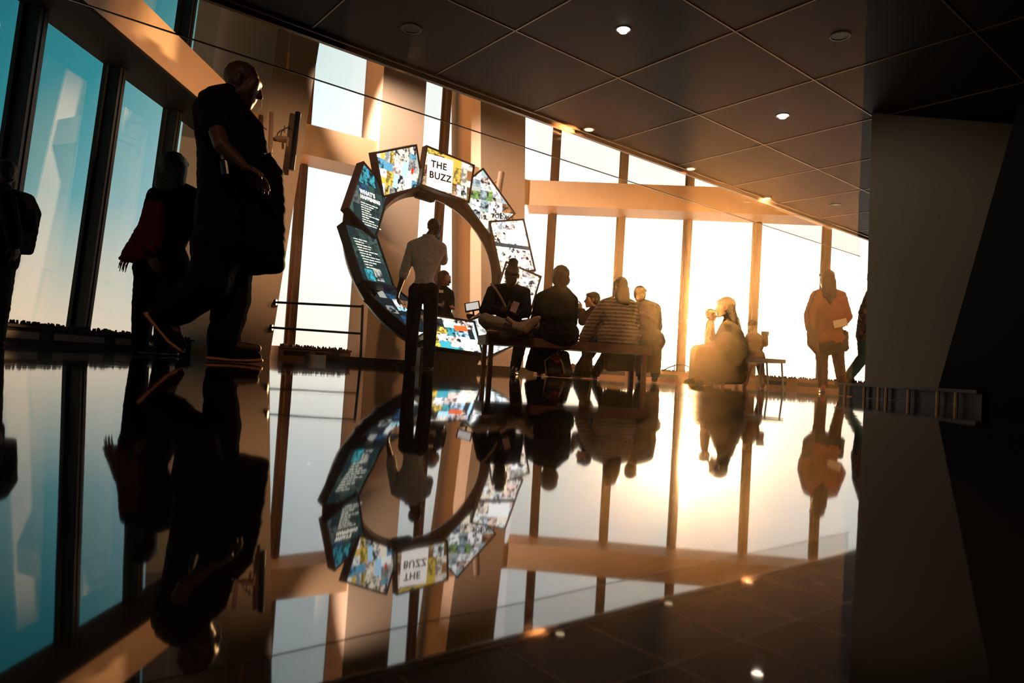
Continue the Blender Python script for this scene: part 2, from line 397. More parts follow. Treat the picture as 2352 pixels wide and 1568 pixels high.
def screen_mat():
    m = bpy.data.materials.new('lit video picture'); m.use_nodes = True; t = m.node_tree; t.nodes.clear(); nn = t.nodes.new; ln = t.links.new
    o = nn('ShaderNodeOutputMaterial'); e = nn('ShaderNodeEmission'); a = nn('ShaderNodeAttribute'); a.attribute_name = 'tile'
    b = nn('ShaderNodeAttribute'); b.attribute_name = 'busy'
    c = nn('ShaderNodeTexCoord'); n = nn('ShaderNodeTexNoise'); n.inputs['Scale'].default_value = 13; n.inputs['Detail'].default_value = 9; n.inputs['Roughness'].default_value = .6; n.inputs['Distortion'].default_value = .25
    sd = nn('ShaderNodeAttribute'); sd.attribute_name = 'offset'; va = nn('ShaderNodeVectorMath'); va.operation = 'ADD'; ln(c.outputs['Object'], va.inputs[0]); ln(sd.outputs['Vector'], va.inputs[1]); ln(va.outputs[0], n.inputs['Vector'])
    r = nn('ShaderNodeValToRGB'); el = r.color_ramp.elements
    el[0].position = .40; el[0].color = (0, 0, 0, 1); el[1].position = .56; el[1].color = (1, 1, 1, 1)
    ln(n.outputs['Fac'], r.inputs[0])
    n2 = nn('ShaderNodeTexNoise'); n2.inputs['Scale'].default_value = 9; ln(va.outputs[0], n2.inputs['Vector'])
    hue = nn('ShaderNodeMix'); hue.data_type = 'RGBA'; hue.blend_type = 'SOFT_LIGHT'; hue.inputs[0].default_value = .4
    ln(a.outputs['Color'], hue.inputs[6]); ln(n2.outputs['Color'], hue.inputs[7])
    mx = nn('ShaderNodeMix'); mx.data_type = 'RGBA'; mx.inputs[6].default_value = (.012, .016, .02, 1)
    fac = nn('ShaderNodeMath'); fac.operation = 'MAXIMUM'
    inv = nn('ShaderNodeMath'); inv.operation = 'SUBTRACT'; inv.inputs[0].default_value = 1; ln(b.outputs['Fac'], inv.inputs[1])
    ln(r.outputs[0], fac.inputs[0]); ln(inv.outputs[0], fac.inputs[1]); ln(fac.outputs[0], mx.inputs[0]); ln(hue.outputs[2], mx.inputs[7])
    ln(mx.outputs[2], e.inputs[0]); e.inputs[1].default_value = 1.15; ln(e.outputs[0], o.inputs[0])
    return m
VIDEO = screen_mat()
BEZEL = mat('dark red brown bezel', (.032, .011, .008), .35)
SHELL = mat('dark satin shell', (.05, .05, .045), .28, .5)
HOOP = mat('bronze hoop', (.15, .095, .06), .3, .6)
CARD = mat('white title card', (.8, .8, .78), .5, emit=(1, 1, .97), es=1.0)
INK = mat('black lettering', (.01, .01, .01), .6)
TEXTW = mat('pale lettering', (.7, .7, .6), .5, emit=(.95, .95, .80), es=.9)
TEXTB = mat('pale blue lettering', (.4, .7, .8), .5, emit=(.45, .85, 1.0), es=.8)

def clip(poly, n, d):
    out = []
    for i in range(len(poly)):
        a, b = poly[i], poly[(i+1) % len(poly)]; fa, fb = a[0]*n[0]+a[1]*n[1]-d, b[0]*n[0]+b[1]*n[1]-d
        if fa <= 0: out.append(a)
        if fa*fb < 0:
            t = fa/(fa-fb); out.append((a[0]+(b[0]-a[0])*t, a[1]+(b[1]-a[1])*t))
    return out
WHT, CRM, SKY, TEA, NVY, BLK, OCH, GRN, RED, PNK, BRN, GRY = (1, 1, .96), (1, .86, .66), (.45, .75, .95), (.05, .35, .42), (.03, .10, .22), (.015, .02, .022), (.75, .5, .08), (.18, .3, .08), (.7, .06, .03), (1, .72, .62), (.33, .14, .05), (.4, .4, .36)
def tiles(hl, vl, nx, ny, pal, rnd):
    """irregular collage of rectangles over [-hl,hl]x[-vl,vl]; returns (x0,y0,x1,y1,colour,busy)"""
    out = []
    def split(x0, y0, x1, y1, k):
        if k == 0 or (min(x1-x0, y1-y0) < .15) or (k < 3 and rnd.random() < .18):
            c = rnd.choice(pal); out.append((x0, y0, x1, y1, c, rnd.choice((0, .75, 1, 1, 1, 1)))); return
        if x1-x0 > y1-y0: m = x0+(x1-x0)*rnd.uniform(.35, .65); split(x0, y0, m, y1, k-1); split(m, y0, x1, y1, k-1)
        else: m = y0+(y1-y0)*rnd.uniform(.35, .65); split(x0, y0, x1, m, k-1); split(x0, m, x1, y1, k-1)
    split(-hl, -vl, hl, vl, nx)
    return out
def text_mesh(name, s, size, frame, m, parent, offset=.0, align='LEFT'):
    cu = bpy.data.curves.new(name, 'FONT'); cu.body = s; cu.size = size; cu.offset = offset; cu.extrude = .002; cu.align_x = align; cu.resolution_u = 3; cu.space_character = 1.1
    o = bpy.data.objects.new(name, cu); COL.objects.link(o)
    me = bpy.data.meshes.new_from_object(o.evaluated_get(bpy.context.evaluated_depsgraph_get()))
    bpy.data.objects.remove(o); bpy.data.curves.remove(cu)
    p, hx, vy, n = frame
    for v in me.vertices: v.co = p + hx*v.co.x + vy*v.co.y + n*v.co.z
    me.name = name; me.materials.clear()
    return put(link(name, me, m), parent)

ring = empty('video_screen_ring', (RC.x, RC.y, 0), 'large tilted ring of ten glowing video screens on a black plinth', 'video display')
class Screen:
    def __init__(s, k, pal, depth=7, bright=1, custom=None):
        c, tg, so_, m, wd, h = screen_frame(k); rnd = random.Random(100+k); s.m = m
        e = empty('screen', c, None, None); e.parent = ring; e.matrix_parent_inverse = Matrix.Translation(-Vector(ring.location)); s.e = e
        bm = bmesh.new(); bw = .028; T = .11
        obox(bm, c - m*(T/2+.004), tg, so_, m, wd, h, T)
        for sg in (-1, 1):
            obox(bm, c + so_*sg*(h/2-bw/2) + m*.006, tg, so_, m, wd, bw, .025); obox(bm, c + tg*sg*(wd/2-bw/2) + m*.006, tg, so_, m, bw, h, .025)
        def sub(o): o.parent = e; o.matrix_parent_inverse = Matrix.Translation(-Vector(c)) @ Matrix.Identity(4); return o
        s.sub = sub
        sub(obj('bezel', bm, BEZEL))
        hx = Z1.cross(m).normalized(); hx = hx if hx.dot(RT) > 0 else -hx
        vy = m.cross(hx).normalized(); vy = vy if vy.z > 0 else -vy
        s.hx, s.vy, s.c = hx, vy, c
        W2, H2 = wd/2-bw, h/2-bw
        a, b = tg.dot(hx), tg.dot(vy); a2, b2 = so_.dot(hx), so_.dot(vy)
        R = math.hypot(W2, H2)
        tl = tiles(R, R, depth, depth, pal, rnd)
        if custom: tl += custom
        bm = bmesh.new(); lc = bm.faces.layers.float_color.new('tile') if hasattr(bm.faces.layers, 'float_color') else None
        cols = []
        for i, (x0, y0, x1, y1, col, busy) in enumerate(tl):
            P = [(x0, y0), (x1, y0), (x1, y1), (x0, y1)]
            for n, d in (((a, b), W2), ((-a, -b), W2), ((a2, b2), H2), ((-a2, -b2), H2)):
                P = clip(P, n, d)
                if len(P) < 3: break
            if len(P) < 3: continue
            lift = .0015 + (.0012*(i-len(tl)+len(custom)+1) if custom and i >= len(tl)-len(custom) else 0)
            try: bm.faces.new([bm.verts.new(c + hx*x + vy*y + m*lift) for x, y in P]); cols.append((col, busy))
            except ValueError: pass
        me = bpy.data.meshes.new('picture'); bm.to_mesh(me); bm.free()
        at_ = me.attributes.new('tile', 'FLOAT_COLOR', 'FACE'); ab = me.attributes.new('busy', 'FLOAT', 'FACE'); ao = me.attributes.new('offset', 'FLOAT_VECTOR', 'FACE')
        for i, (cc, bs) in enumerate(cols):
            at_.data[i].color = (*[x*bright for x in cc], 1); ab.data[i].value = bs; ao.data[i].vector = (rnd.uniform(-9, 9), rnd.uniform(-9, 9), rnd.uniform(-9, 9))
        sub(link('picture', me, VIDEO))
    def plate(s, x0, y0, x1, y1, m, z=.006, name='title_card'):
        bm = bmesh.new(); obox(bm, s.c + s.hx*((x0+x1)/2) + s.vy*((y0+y1)/2) + s.m*z, s.hx, s.vy, s.m, x1-x0, y1-y0, .002)
        return s.sub(obj(name, bm, m))
    def text(s, x, y, t, size, m, off=.0, z=.010, name='lettering'):
        o = text_mesh(name, t, size, (s.c + s.hx*x + s.vy*y + s.m*z, s.hx, s.vy, s.m), m, s.e, off); return o
DK = (.03, .035, .04)
MIX = [WHT, WHT, CRM, SKY, TEA, BLK, OCH, GRY, GRN, PNK, BRN]
S0 = Screen(0, [CRM, OCH, BRN, (.6, .4, .2), CRM, WHT, BRN, OCH, CRM, BRN], 7, .9)
S0.plate(-.385, -.28, .085, .25, CARD)
S0.text(-.325, .06, 'THE', .15, INK, .004); S0.text(-.345, -.115, 'BUZZ', .15, INK, .004)
S1 = Screen(1, [WHT, WHT, CRM, GRY, GRN, (.3, .4, .42), GRY, BRN, PNK, WHT, WHT], 7, 1.15)
S1.text(.10, -.24, 'TODAYS', .10, INK, .003)
S2_ = Screen(2, [WHT, WHT, WHT, CRM, (.7, .85, .95), BRN, PNK, WHT, CRM, WHT], 7, 1.3, custom=[(-.45, -.03, .5, .035, DK, 0)])
S3_ = Screen(3, [WHT, CRM, CRM, OCH, PNK, GRY], 7, 1.3)
S4_ = Screen(4, [WHT, WHT, (.7, .85, .95), GRY, GRY], 7, 1.2)
S5_ = Screen(5, [WHT, CRM, PNK, SKY, TEA, BLK, OCH, WHT], 6, 1.2)
bm = bmesh.new(); obox(bm, S5_.c + S5_.hx*.20 + S5_.vy*.12 + S5_.m*.006, S5_.hx, S5_.vy, S5_.m, .22, .10, .002)
S5_.sub(obj('orange_shoe_picture', bm, mat('orange picture', (.8, .2, .05), .5, emit=(1, .16, .03), es=.9)))
S6_ = Screen(6, [BLK, BLK, BLK, NVY, GRY, BRN, WHT, BLK], 6, .7)
S6_.text(-.12, -.02, 'BEAT', .10, TEXTB, .003)
S7_ = Screen(7, [(.02, .045, .035), (.03, .06, .045), (.015, .03, .03), (.05, .085, .07)], 5, 1, custom=[(-.02, -.40, .14, -.20, GRY, 1), (-.20, -.42, -.04, -.24, TEA, 1)])
S8_ = Screen(8, [(.03, .07, .06), (.05, .09, .08), (.10, .13, .11), (.015, .03, .03)], 5, 1, custom=[(-.18, .22, .18, .5, TEA, 1), (-.22, .05, .0, .20, NVY, 1)])
def lines(S, rows, x0, seed, m):
    rnd = random.Random(seed); bm = bmesh.new()
    for y, x in rows:
        xx = x
        for _ in range(rnd.randint(2, 5)):
            l = rnd.uniform(.03, .12); hgt = rnd.choice((.012, .016))
            obox(bm, S.c + S.hx*(xx+l/2) + S.vy*y + S.m*.006, S.hx, S.vy, S.m, l, hgt, .002); xx += l+.015
            if xx > x0: break
    S.sub(obj('text_lines', bm, m))
lines(S7_, [(.24-.045*i, -.20+.006*i) for i in range(11)], .16, 3, TEXTW)
lines(S8_, [(-.08-.035*i, -.20) for i in range(10)], .20, 5, TEXTW)
S8_.text(-.20, .055, "WHAT'S", .085, TEXTW, .003); S8_.text(-.20, -.02, 'HAPPENING', .075, TEXTW, .003)
S9_ = Screen(9, [WHT, CRM, SKY, (.12, .35, .5), CRM, OCH, PNK, CRM, WHT, WHT, GRY], 7, 1.05)
bm = bmesh.new(); obox(bm, S9_.c + S9_.hx*.27 + S9_.vy*.06 + S9_.m*.006, S9_.hx, S9_.vy, S9_.m, .05, .09, .002)
S9_.sub(obj('red_picture', bm, mat('red picture', (.6, .03, .02), .5, emit=(.75, .03, .02), es=.8)))

# hoop that carries the screens, and the padded outer shell on the far lower side
def arc_band(bm, t0, t1, n, sec):
    """sweep the closed section sec = [(radius, along axis)] round the ring's axis"""
    rings = []
    for i in range(n+1):
        t = t0+(t1-t0)*i/n; e = ring_e(t); rings.append([bm.verts.new(RC + e*a + RN*b) for a, b in sec])
    m = len(sec)
    for i in range(n):
        for j in range(m): bm.faces.new((rings[i][j], rings[i][(j+1) % m], rings[i+1][(j+1) % m], rings[i+1][j]))
    if abs(t1-t0) < 6.28: bm.faces.new(rings[0]); bm.faces.new(rings[-1][::-1])
bm = bmesh.new(); arc_band(bm, 0, 2*math.pi, 96, [(1.06, -.32), (1.10, -.22), (1.24, -.22), (1.24, -.34), (1.10, -.38)]); bmesh.ops.remove_doubles(bm, verts=bm.verts, dist=1e-4)
put(obj('support_hoop', bm, HOOP, smooth=False), ring)
bm = bmesh.new(); arc_band(bm, math.radians(150), math.radians(262), 40, [(1.30, -.30), (1.42, -.12), (1.62, -.02), (1.66, -.14), (1.58, -.32), (1.40, -.40)])
put(obj('outer_shell', bm, SHELL, smooth=True), ring)
# projector bar below the top of the ring
bm = bmesh.new(); p, q = at(949, 444, 10.6), at(998, 459, 10.55); d = (q-p).normalized()
tube(bm, [p, p+d*.05, q-d*.05, q], [.035, .062, .062, .035], 8); put(obj('sensor_bar', bm, BLACKM), ring)
bm = bmesh.new(); tube(bm, [at(965, 430, 10.62), at(969, 450, 10.58)], .02, 8); put(obj('bar_bracket', bm, BLACKM), ring)
# black plinth: long low platform and the box under the bottom screen
bm = bmesh.new(); P0 = at(748, 838, 10.0); P0.z = 0; P1 = at(1225, 862, 11.6); P1.z = 0
dd = (P1-P0).normalized(); nn_ = Vector((-dd.y, dd.x, 0))
prism(bm, [P0, P1, P1+nn_*1.6, P0+nn_*1.6], [v+Z1*.10 for v in (P0, P1, P1+nn_*1.6, P0+nn_*1.6)]); put(obj('platform', bm, BLACKM), ring)
c5, tg5, s5, m5, w5, h5 = screen_frame(5)
o1, o2 = c5 + s5*h5/2 - tg5*w5/2, c5 + s5*h5/2 + tg5*w5/2
dn = Vector((0, 0, 1))
bm = bmesh.new(); bk = Vector((-.25, .75, 0))
lo = [Vector((o2.x-.05, o2.y, 0)), Vector((o1.x-.12, o1.y, 0)), Vector((o1.x-.12, o1.y, 0))+bk, Vector((o2.x-.05, o2.y, 0))+bk]
hi = [Vector((o2.x-.05, o2.y+.02, o2.z-.012)), Vector((o1.x-.02, o1.y+.02, o1.z-.012)), Vector((o1.x-.02, o1.y, .32))+bk, Vector((o2.x-.05, o2.y, .32))+bk]
prism(bm, lo, hi); put(obj('pedestal', bm, mat('dark pedestal', (.02, .012, .01), .5)), ring)
# white counter behind the bottom screen
i1 = c5 - s5*h5/2 - tg5*w5/2; i2 = c5 - s5*h5/2 + tg5*w5/2
bm = bmesh.new()
prism(bm, [i2+Vector((-.1, .05, -.06)), i1+Vector((.05, .05, -.06)), i1+Vector((.1, .55, .0)), i2+Vector((-.1, .45, .0))], [i2+Vector((-.1, .05, -.02)), i1+Vector((.05, .05, -.02)), i1+Vector((.1, .55, .04)), i2+Vector((-.1, .45, .04))])
put(obj('counter_top', bm, mat('pale counter', (.7, .6, .5), .4)), ring)
# tablet on a stand
tb = empty('tablet', at(1085, 728, 10.45), 'tablet on a black stand leaning beside the bottom of the screen ring', 'tablet')
bm = bmesh.new(); c = at(1085, 704, 10.42); hx = (at(1105, 701, 10.45)-at(1066, 708, 10.45)).normalized(); vv = (at(1083, 692, 10.5)-at(1086, 716, 10.38)); vv = (vv - hx*vv.dot(hx)).normalized(); nz = hx.cross(vv); nz = nz if nz.y < 0 else -nz
obox(bm, c, hx, vv, nz, .235, .175, .018); put(obj('case', bm, BLACKM), tb)
bm = bmesh.new(); obox(bm, c+nz*.0105, hx, vv, nz, .195, .135, .002); put(obj('screen', bm, mat('tablet glass', (.5, .5, .5), .2, emit=(.55, .52, .48), es=.75)), tb)
bm = bmesh.new(); tube(bm, [c-nz*.01-vv*.03, c-vv*.12-nz*.05, at(1075, 727, 10.44)], [.02, .018, .05], 8); put(obj('stand', bm, BLACKM), tb)
bm = bmesh.new(); tube(bm, [c-nz*.02+hx*.08, c-vv*.13+hx*.10-nz*.03, at(1088, 726, 10.46)], .006, 6); put(obj('cable', bm, BLACKM), tb)

# ---------------------------------------------------------------- fittings on the ceiling and columns
def downlight(x, y, r, lit, lab, grp=None):
    p = atz(x, y, HC); t = empty('recessed_downlight', p, lab, 'ceiling light', grp)
    bm = bmesh.new(); n = 28
    a = [[bm.verts.new(p + Vector((math.cos(2*math.pi*k/n)*rr, math.sin(2*math.pi*k/n)*rr, z))) for k in range(n)] for rr, z in ((r*1.18, -.001), (r*1.16, -.008), (r, -.009), (r*.93, -.002))]
    for i in range(3):
        for k in range(n): bm.faces.new((a[i][k], a[i][(k+1) % n], a[i+1][(k+1) % n], a[i+1][k]))
    put(obj('trim_ring', bm, mat('dark downlight ring', (.03, .022, .018), .35)), t)
    bm = bmesh.new(); cyl(bm, p - Z1*.004, r*.92, .003, n)
    put(obj('lens', bm, mat('lit lamp lens', (.9, .8, .7), .4, emit=(1, .86, .66), es=5) if lit else mat('unlit lamp lens', (.01, .01, .01), .3)), t)
    if lit:
        bm = bmesh.new(); cyl(bm, p - Z1*.03, r*.55, .028, n, r*.75); put(obj('baffle_cone', bm, mat('lit lamp lens', (.9, .8, .7))), t)
downlight(1432, 67, .062, True, 'lit recessed downlight in the dark ceiling, nearer of the two glowing ones')
downlight(1798, 265, .07, True, 'lit recessed downlight in the ceiling close to the grey pier')
downlight(1930, 82, .075, False, 'unlit recessed downlight in the darkest corner of the ceiling by the pier')
downlight(945, 65, .085, False, 'unlit round downlight above the screen ring in the dark ceiling')
downlight(1918, 470, .085, False, 'unlit downlight in the ceiling right beside the top of the grey pier')
for x, y, lab in ((1353, 294, 'small round spotlight on the ceiling edge above the second upper window'), (1587, 385, 'small bright spotlight on the ceiling edge where the upper windows end'), (1762, 453, 'small spotlight on the ceiling edge, last before the grey pier')):
    p = atz(x, y, HC); t = empty('edge_spotlight', p, lab, 'spotlight', 'spotlights along the ceiling edge')
    bm = bmesh.new(); cyl(bm, p-Z1*.02, .075, .022, 24, .085); put(obj('housing', bm, mat('tan spot housing', (.4, .27, .17), .4)), t)
    bm = bmesh.new(); cyl(bm, p-Z1*.026, .055, .007, 24); put(obj('lens', bm, mat('spot lens', (.9, .7, .5), .3, emit=(1, .75, .45), es=1.2)), t)

def bar_on(x0, y0, x1, y1, Y, r, name, lab, cat, m, capm=None):
    p, q = at(x0, y0, Y), at(x1, y1, Y-.05); t = empty(name, q, lab, cat); d = (q-p).normalized()
    bm = bmesh.new(); tube(bm, [p, p+d*.01, q-d*.01, q], [r*.85, r, r, r*.85], 16); put(obj('housing', bm, m), t)
    for f in (.2, .8):
        bm = bmesh.new(); c = p+(q-p)*f; tube(bm, [c, c+Vector((-.15, .35, 0))], r*.3, 8); put(obj('bracket', bm, m), t)
    return t
bar_on(685, 258, 669, 390, 11.3, .05, 'column_speaker', 'slim black column speaker on the beige column near the walking man', 'speaker', BLACKM)
bar_on(624, 258, 620, 362, 10.9, .035, 'light_tube', 'slim tan tube fixed to the beige column, left of the black speaker', 'light', mat('tan tube', (.33, .2, .12), .5))
bar_on(1152, 395, 1140, 470, 13.3, .065, 'wall_tube', 'short thick tan tube on the column behind the right of the screen ring', 'light', mat('tan tube', (.33, .2, .12), .5))
t = empty('wall_bracket', at(648, 325, 11.3), 'wire bracket with a small wall box between the tube and the black speaker', 'bracket')
bm = bmesh.new(); p = at(648, 318, 11.35); obox(bm, p, X1, Y1, Z1, .20, .12, .05); put(obj('shelf', bm, mat('tan box', (.32, .2, .12), .5)), t)
bm = bmesh.new(); tube(bm, [at(645, 312, 11.3), at(646, 303, 11.3), at(655, 295, 11.3), at(664, 292, 11.3)], .008, 6); tube(bm, [at(664, 284, 11.3), at(664, 300, 11.3)], .008, 6); put(obj('wire', bm, BLACKM), t)
bm = bmesh.new(); tube(bm, [at(660, 318, 11.3), at(660, 336, 11.3)], .02, 8); put(obj('stub', bm, mat('tan box', (.32, .2, .12))), t)

# two-bar railing between the first and second column
t = empty('railing', at(830, 828, 11.9), 'black two-bar metal railing in front of the corner window', 'railing')
pt0, pt1 = at(833, 700, 11.9), at(828, 834, 11.9)
bm = bmesh.new(); tube(bm, [Vector((pt1.x, pt1.y, 0)), Vector((pt0.x, pt0.y, pt0.z))], .026, 8); put(obj('post', bm, BLACKM), t)
for (x0, y0, x1, y1) in ((634, 694, 833, 704), (625, 752, 829, 766)):
    a, b = at(x0, y0, 11.5), at(x1, y1, 11.9)
    bm = bmesh.new(); tube(bm, [a, b], .02, 8); put(obj('rail', bm, BLACKM), t)
    bm = bmesh.new(); tube(bm, [a-X1*.03, a+X1*.01], .05, 12); put(obj('flange', bm, BLACKM), t)

# ---------------------------------------------------------------- people
from mathutils import noise as mnoise
def _ico():
    bm = bmesh.new(); bmesh.ops.create_icosphere(bm, subdivisions=2, radius=1); v = [x.co.copy() for x in bm.verts]; bm.free(); return v
ICO = _ico()
class Blob:
    """soft volume: overlapping rounded pieces that are fused into one skin"""
    def __init__(s): s.bm = bmesh.new()
    def hull(s, balls):
        vs = []
        for b in balls:
            p, r = Vector(b[0]), b[1]
            if isinstance(r, (tuple, list)):
                M = b[2] if len(b) > 2 else Matrix.Identity(3)
                vs += [s.bm.verts.new(p + M @ Vector((i.x*r[0], i.y*r[1], i.z*r[2]))) for i in ICO]
            else: vs += [s.bm.verts.new(p + i*r) for i in ICO]
        g = bmesh.ops.convex_hull(s.bm, input=vs)
        junk = [e for e in set(g['geom_interior']) | set(g['geom_unused']) if isinstance(e, bmesh.types.BMVert)]
        bmesh.ops.delete(s.bm, geom=junk, context='VERTS'); return s
    def chain(s, pts, rs):
        for i in range(len(pts)-1): s.hull([(pts[i], rs[i]), (pts[i+1], rs[i+1])])
        return s
    def build(s, name, m, parent=None, vox=.008, sm=3, wr=0, ws=9, root=None):
        me = bpy.data.meshes.new(name); s.bm.to_mesh(me); s.bm.free()
        o = bpy.data.objects.new(name, me); COL.objects.link(o)
        r = o.modifiers.new('r', 'REMESH'); r.mode = 'VOXEL'; r.voxel_size = vox
        if sm: q = o.modifiers.new('s', 'SMOOTH'); q.iterations = sm; q.factor = .5
        dg = bpy.context.evaluated_depsgraph_get()
        me2 = bpy.data.meshes.new_from_object(o.evaluated_get(dg)); bpy.data.objects.remove(o); bpy.data.meshes.remove(me)
        if wr:
            for v, n in zip(me2.vertices, [x.vector.copy() for x in me2.vertex_normals]):
                c = v.co; k = mnoise.noise(Vector((c.x*ws, c.y*ws, c.z*ws*1.7)))
                v.co = c + n*(wr*(abs(k)*2-.6))
        me2.name = name
        o = link(name, me2, m, None, True)
        if parent: put(o, parent)
        return o
def lerp(a, b, t): return a + (b-a)*t
def head(B, c, fwd, up=Z1, k=1.0):
    """skull, jaw, nose, lips, ears; returns the head's own frame"""
    f = Vector(fwd).normalized(); r = f.cross(Vector(up)).normalized(); u = r.cross(f); M = Matrix((r, f, u)).transposed()
    P = lambda x, y, z: c + M @ Vector((x*k, y*k, z*k))
    B.hull([(P(0, -.012, .033), (.074*k, .094*k, .090*k), M)])
    B.hull([(P(-.038, .062, .03), .03*k), (P(.038, .062, .03), .03*k), (P(-.042, .052, -.02), .028*k), (P(.042, .052, -.02), .028*k), (P(-.045, 0, -.06), .022*k), (P(.045, 0, -.06), .022*k),
            (P(-.014, .072, -.098), .016*k), (P(.014, .072, -.098), .016*k), (P(0, .078, -.05), .02*k)])
    B.hull([(P(0, .088, .022), .008*k), (P(0, .113, -.026), .0115*k), (P(-.013, .094, -.030), .009*k), (P(.013, .094, -.030), .009*k)])
    B.hull([(P(0, .090, -.054), (.024*k, .010*k, .006*k), M)]); B.hull([(P(0, .088, -.066), (.021*k, .010*k, .007*k), M)])
    B.hull([(P(-.03, .084, .042), .009*k), (P(-.012, .09, .04), .009*k)]); B.hull([(P(.03, .084, .042), .009*k), (P(.012, .09, .04), .009*k)])
    for sx in (-1, 1): B.hull([(P(.078*sx, -.012, .012), (.010*k, .018*k, .030*k), M), (P(.072*sx, .0, -.02), .008*k)])
    return P, M
def eyes(P, M, k, parent):
    for sx in (-1, 1):
        bm = bmesh.new(); bmesh.ops.create_icosphere(bm, subdivisions=2, radius=.0125*k)
        bmesh.ops.translate(bm, verts=bm.verts, vec=P(.031*sx, .077, .020))
        put(obj('eye', bm, mat('eye', (.05, .035, .03), .2), smooth=True), parent)
def hand(B, w, d, n, curl=.5, k=1.0, side=1, spread=.08):
    """palm with four jointed fingers and a thumb at its side; d points along the hand, n out of the palm"""
    d = Vector(d).normalized(); n = Vector(n); n = (n - d*n.dot(d)).normalized(); a = d.cross(n)*side
    K = [w + d*(.082*k) + a*((i-1.5)*.0195*k) + d*(-.006*k*abs(i-1.2)) for i in range(4)]
    B.hull([(w, .024*k), (w + a*.018*k + d*.02*k, .017*k), (w - a*.018*k + d*.02*k, .016*k)] + [(q, .0125*k) for q in K])
    for i, q in enumerate(K):
        L_ = (.043, .047, .044, .034)[i]*k; dd = (d + a*((i-1.5)*spread)).normalized(); p = q; r = .0098*k; c = curl*(.85+.12*i)
        for j, f in enumerate((1, .62, .5)):
            dd = (dd*math.cos(c*.9) + n*math.sin(c*.9)).normalized() if j or curl else dd
            # keep the bend in the plane of this finger
            nn2 = (n - dd*n.dot(dd)); nn2 = nn2.normalized() if nn2.length > 1e-3 else n
            p2 = p + dd*L_*f; B.hull([(p, r), (p2, r*.9)]); p = p2; r *= .9
            n_ = nn2
    t0 = w + a*-.024*k + d*.022*k; t1 = t0 + (d*.6 - a*.75 + n*.35).normalized()*.042*k; t2 = t1 + (d*.85 - a*.2 + n*.5).normalized()*.032*k
    B.hull([(t0, .014*k), (t1, .0115*k)]); B.hull([(t1, .0115*k), (t2, .0095*k)])
def shoe(parent, heel, toe, up, m, sole_m, k=1.0, name='shoe'):
    heel, toe = Vector(heel), Vector(toe); f = (toe-heel).normalized(); L_ = (toe-heel).length; u = Vector(up); u = (u - f*u.dot(f)).normalized(); r = f.cross(u)
    B = Blob(); h = .05*k
    B.hull([(heel + f*.035*k + u*h, .034*k), (heel + f*.04*k + u*(.095*k), .036*k), (heel + f*L_*.45 + u*(.075*k), .036*k), (heel + f*L_*.5 + u*h*.8, .038*k)])
    B.hull([(heel + f*L_*.45 + u*h*.9, .040*k), (heel + f*L_*.72 + u*.042*k + r*.010, .038*k), (toe - f*.035*k + u*.036*k, .027*k)])
    s = B.build(name, m, parent, .007, 2)
    B = Blob()
    B.hull([(heel + f*.03*k + u*.014*k, (.036*k, .036*k, .013*k), Matrix((r, f, u)).transposed()), (heel + f*L_*.45 + u*.012*k, (.034*k, .03*k, .012*k), Matrix((r, f, u)).transposed())])
    B.hull([(heel + f*L_*.45 + u*.012*k, (.034*k, .03*k, .012*k), Matrix((r, f, u)).transposed()), (heel + f*L_*.72 + u*.013*k + r*.008, (.044*k, .03*k, .012*k), Matrix((r, f, u)).transposed()), (toe - f*.025*k + u*.020*k, (.026*k, .026*k, .014*k), Matrix((r, f, u)).transposed())])
    sl_ = B.build('sole', sole_m, None, .006, 1)
    sl_.parent = s; sl_.matrix_parent_inverse = s.matrix_parent_inverse.inverted() @ s.matrix_parent_inverse
    return s

def J(Y, **d):
    """sightings of the joints turned into points in the room"""
    return {k: (at(v[0], v[1], Y + (v[2] if len(v) > 2 else 0))) for k, v in d.items()}
def ground(p, z=.0): q = Vector(p); q.z = z; return q
SKIN_D = mat('deep brown skin', (.11, .05, .03), .5); SKIN_L = mat('light skin', (.42, .22, .14), .5)
BLK_CLOTH = mat('black cloth', (.008, .008, .009), .9, spec=.15); NAVY = mat('navy cloth', (.012, .016, .028), .9, spec=.15)
HAIR_B = mat('black hair', (.010, .007, .006), .45, bump=.4, bscale=160); HAIR_BR = mat('brown hair', (.05, .025, .013), .45, bump=.4, bscale=160)
SOLE_O = mat('orange rubber sole', (.72, .28, .11), .55); SOLE_D = mat('dark sole', (.02, .015, .012), .6)

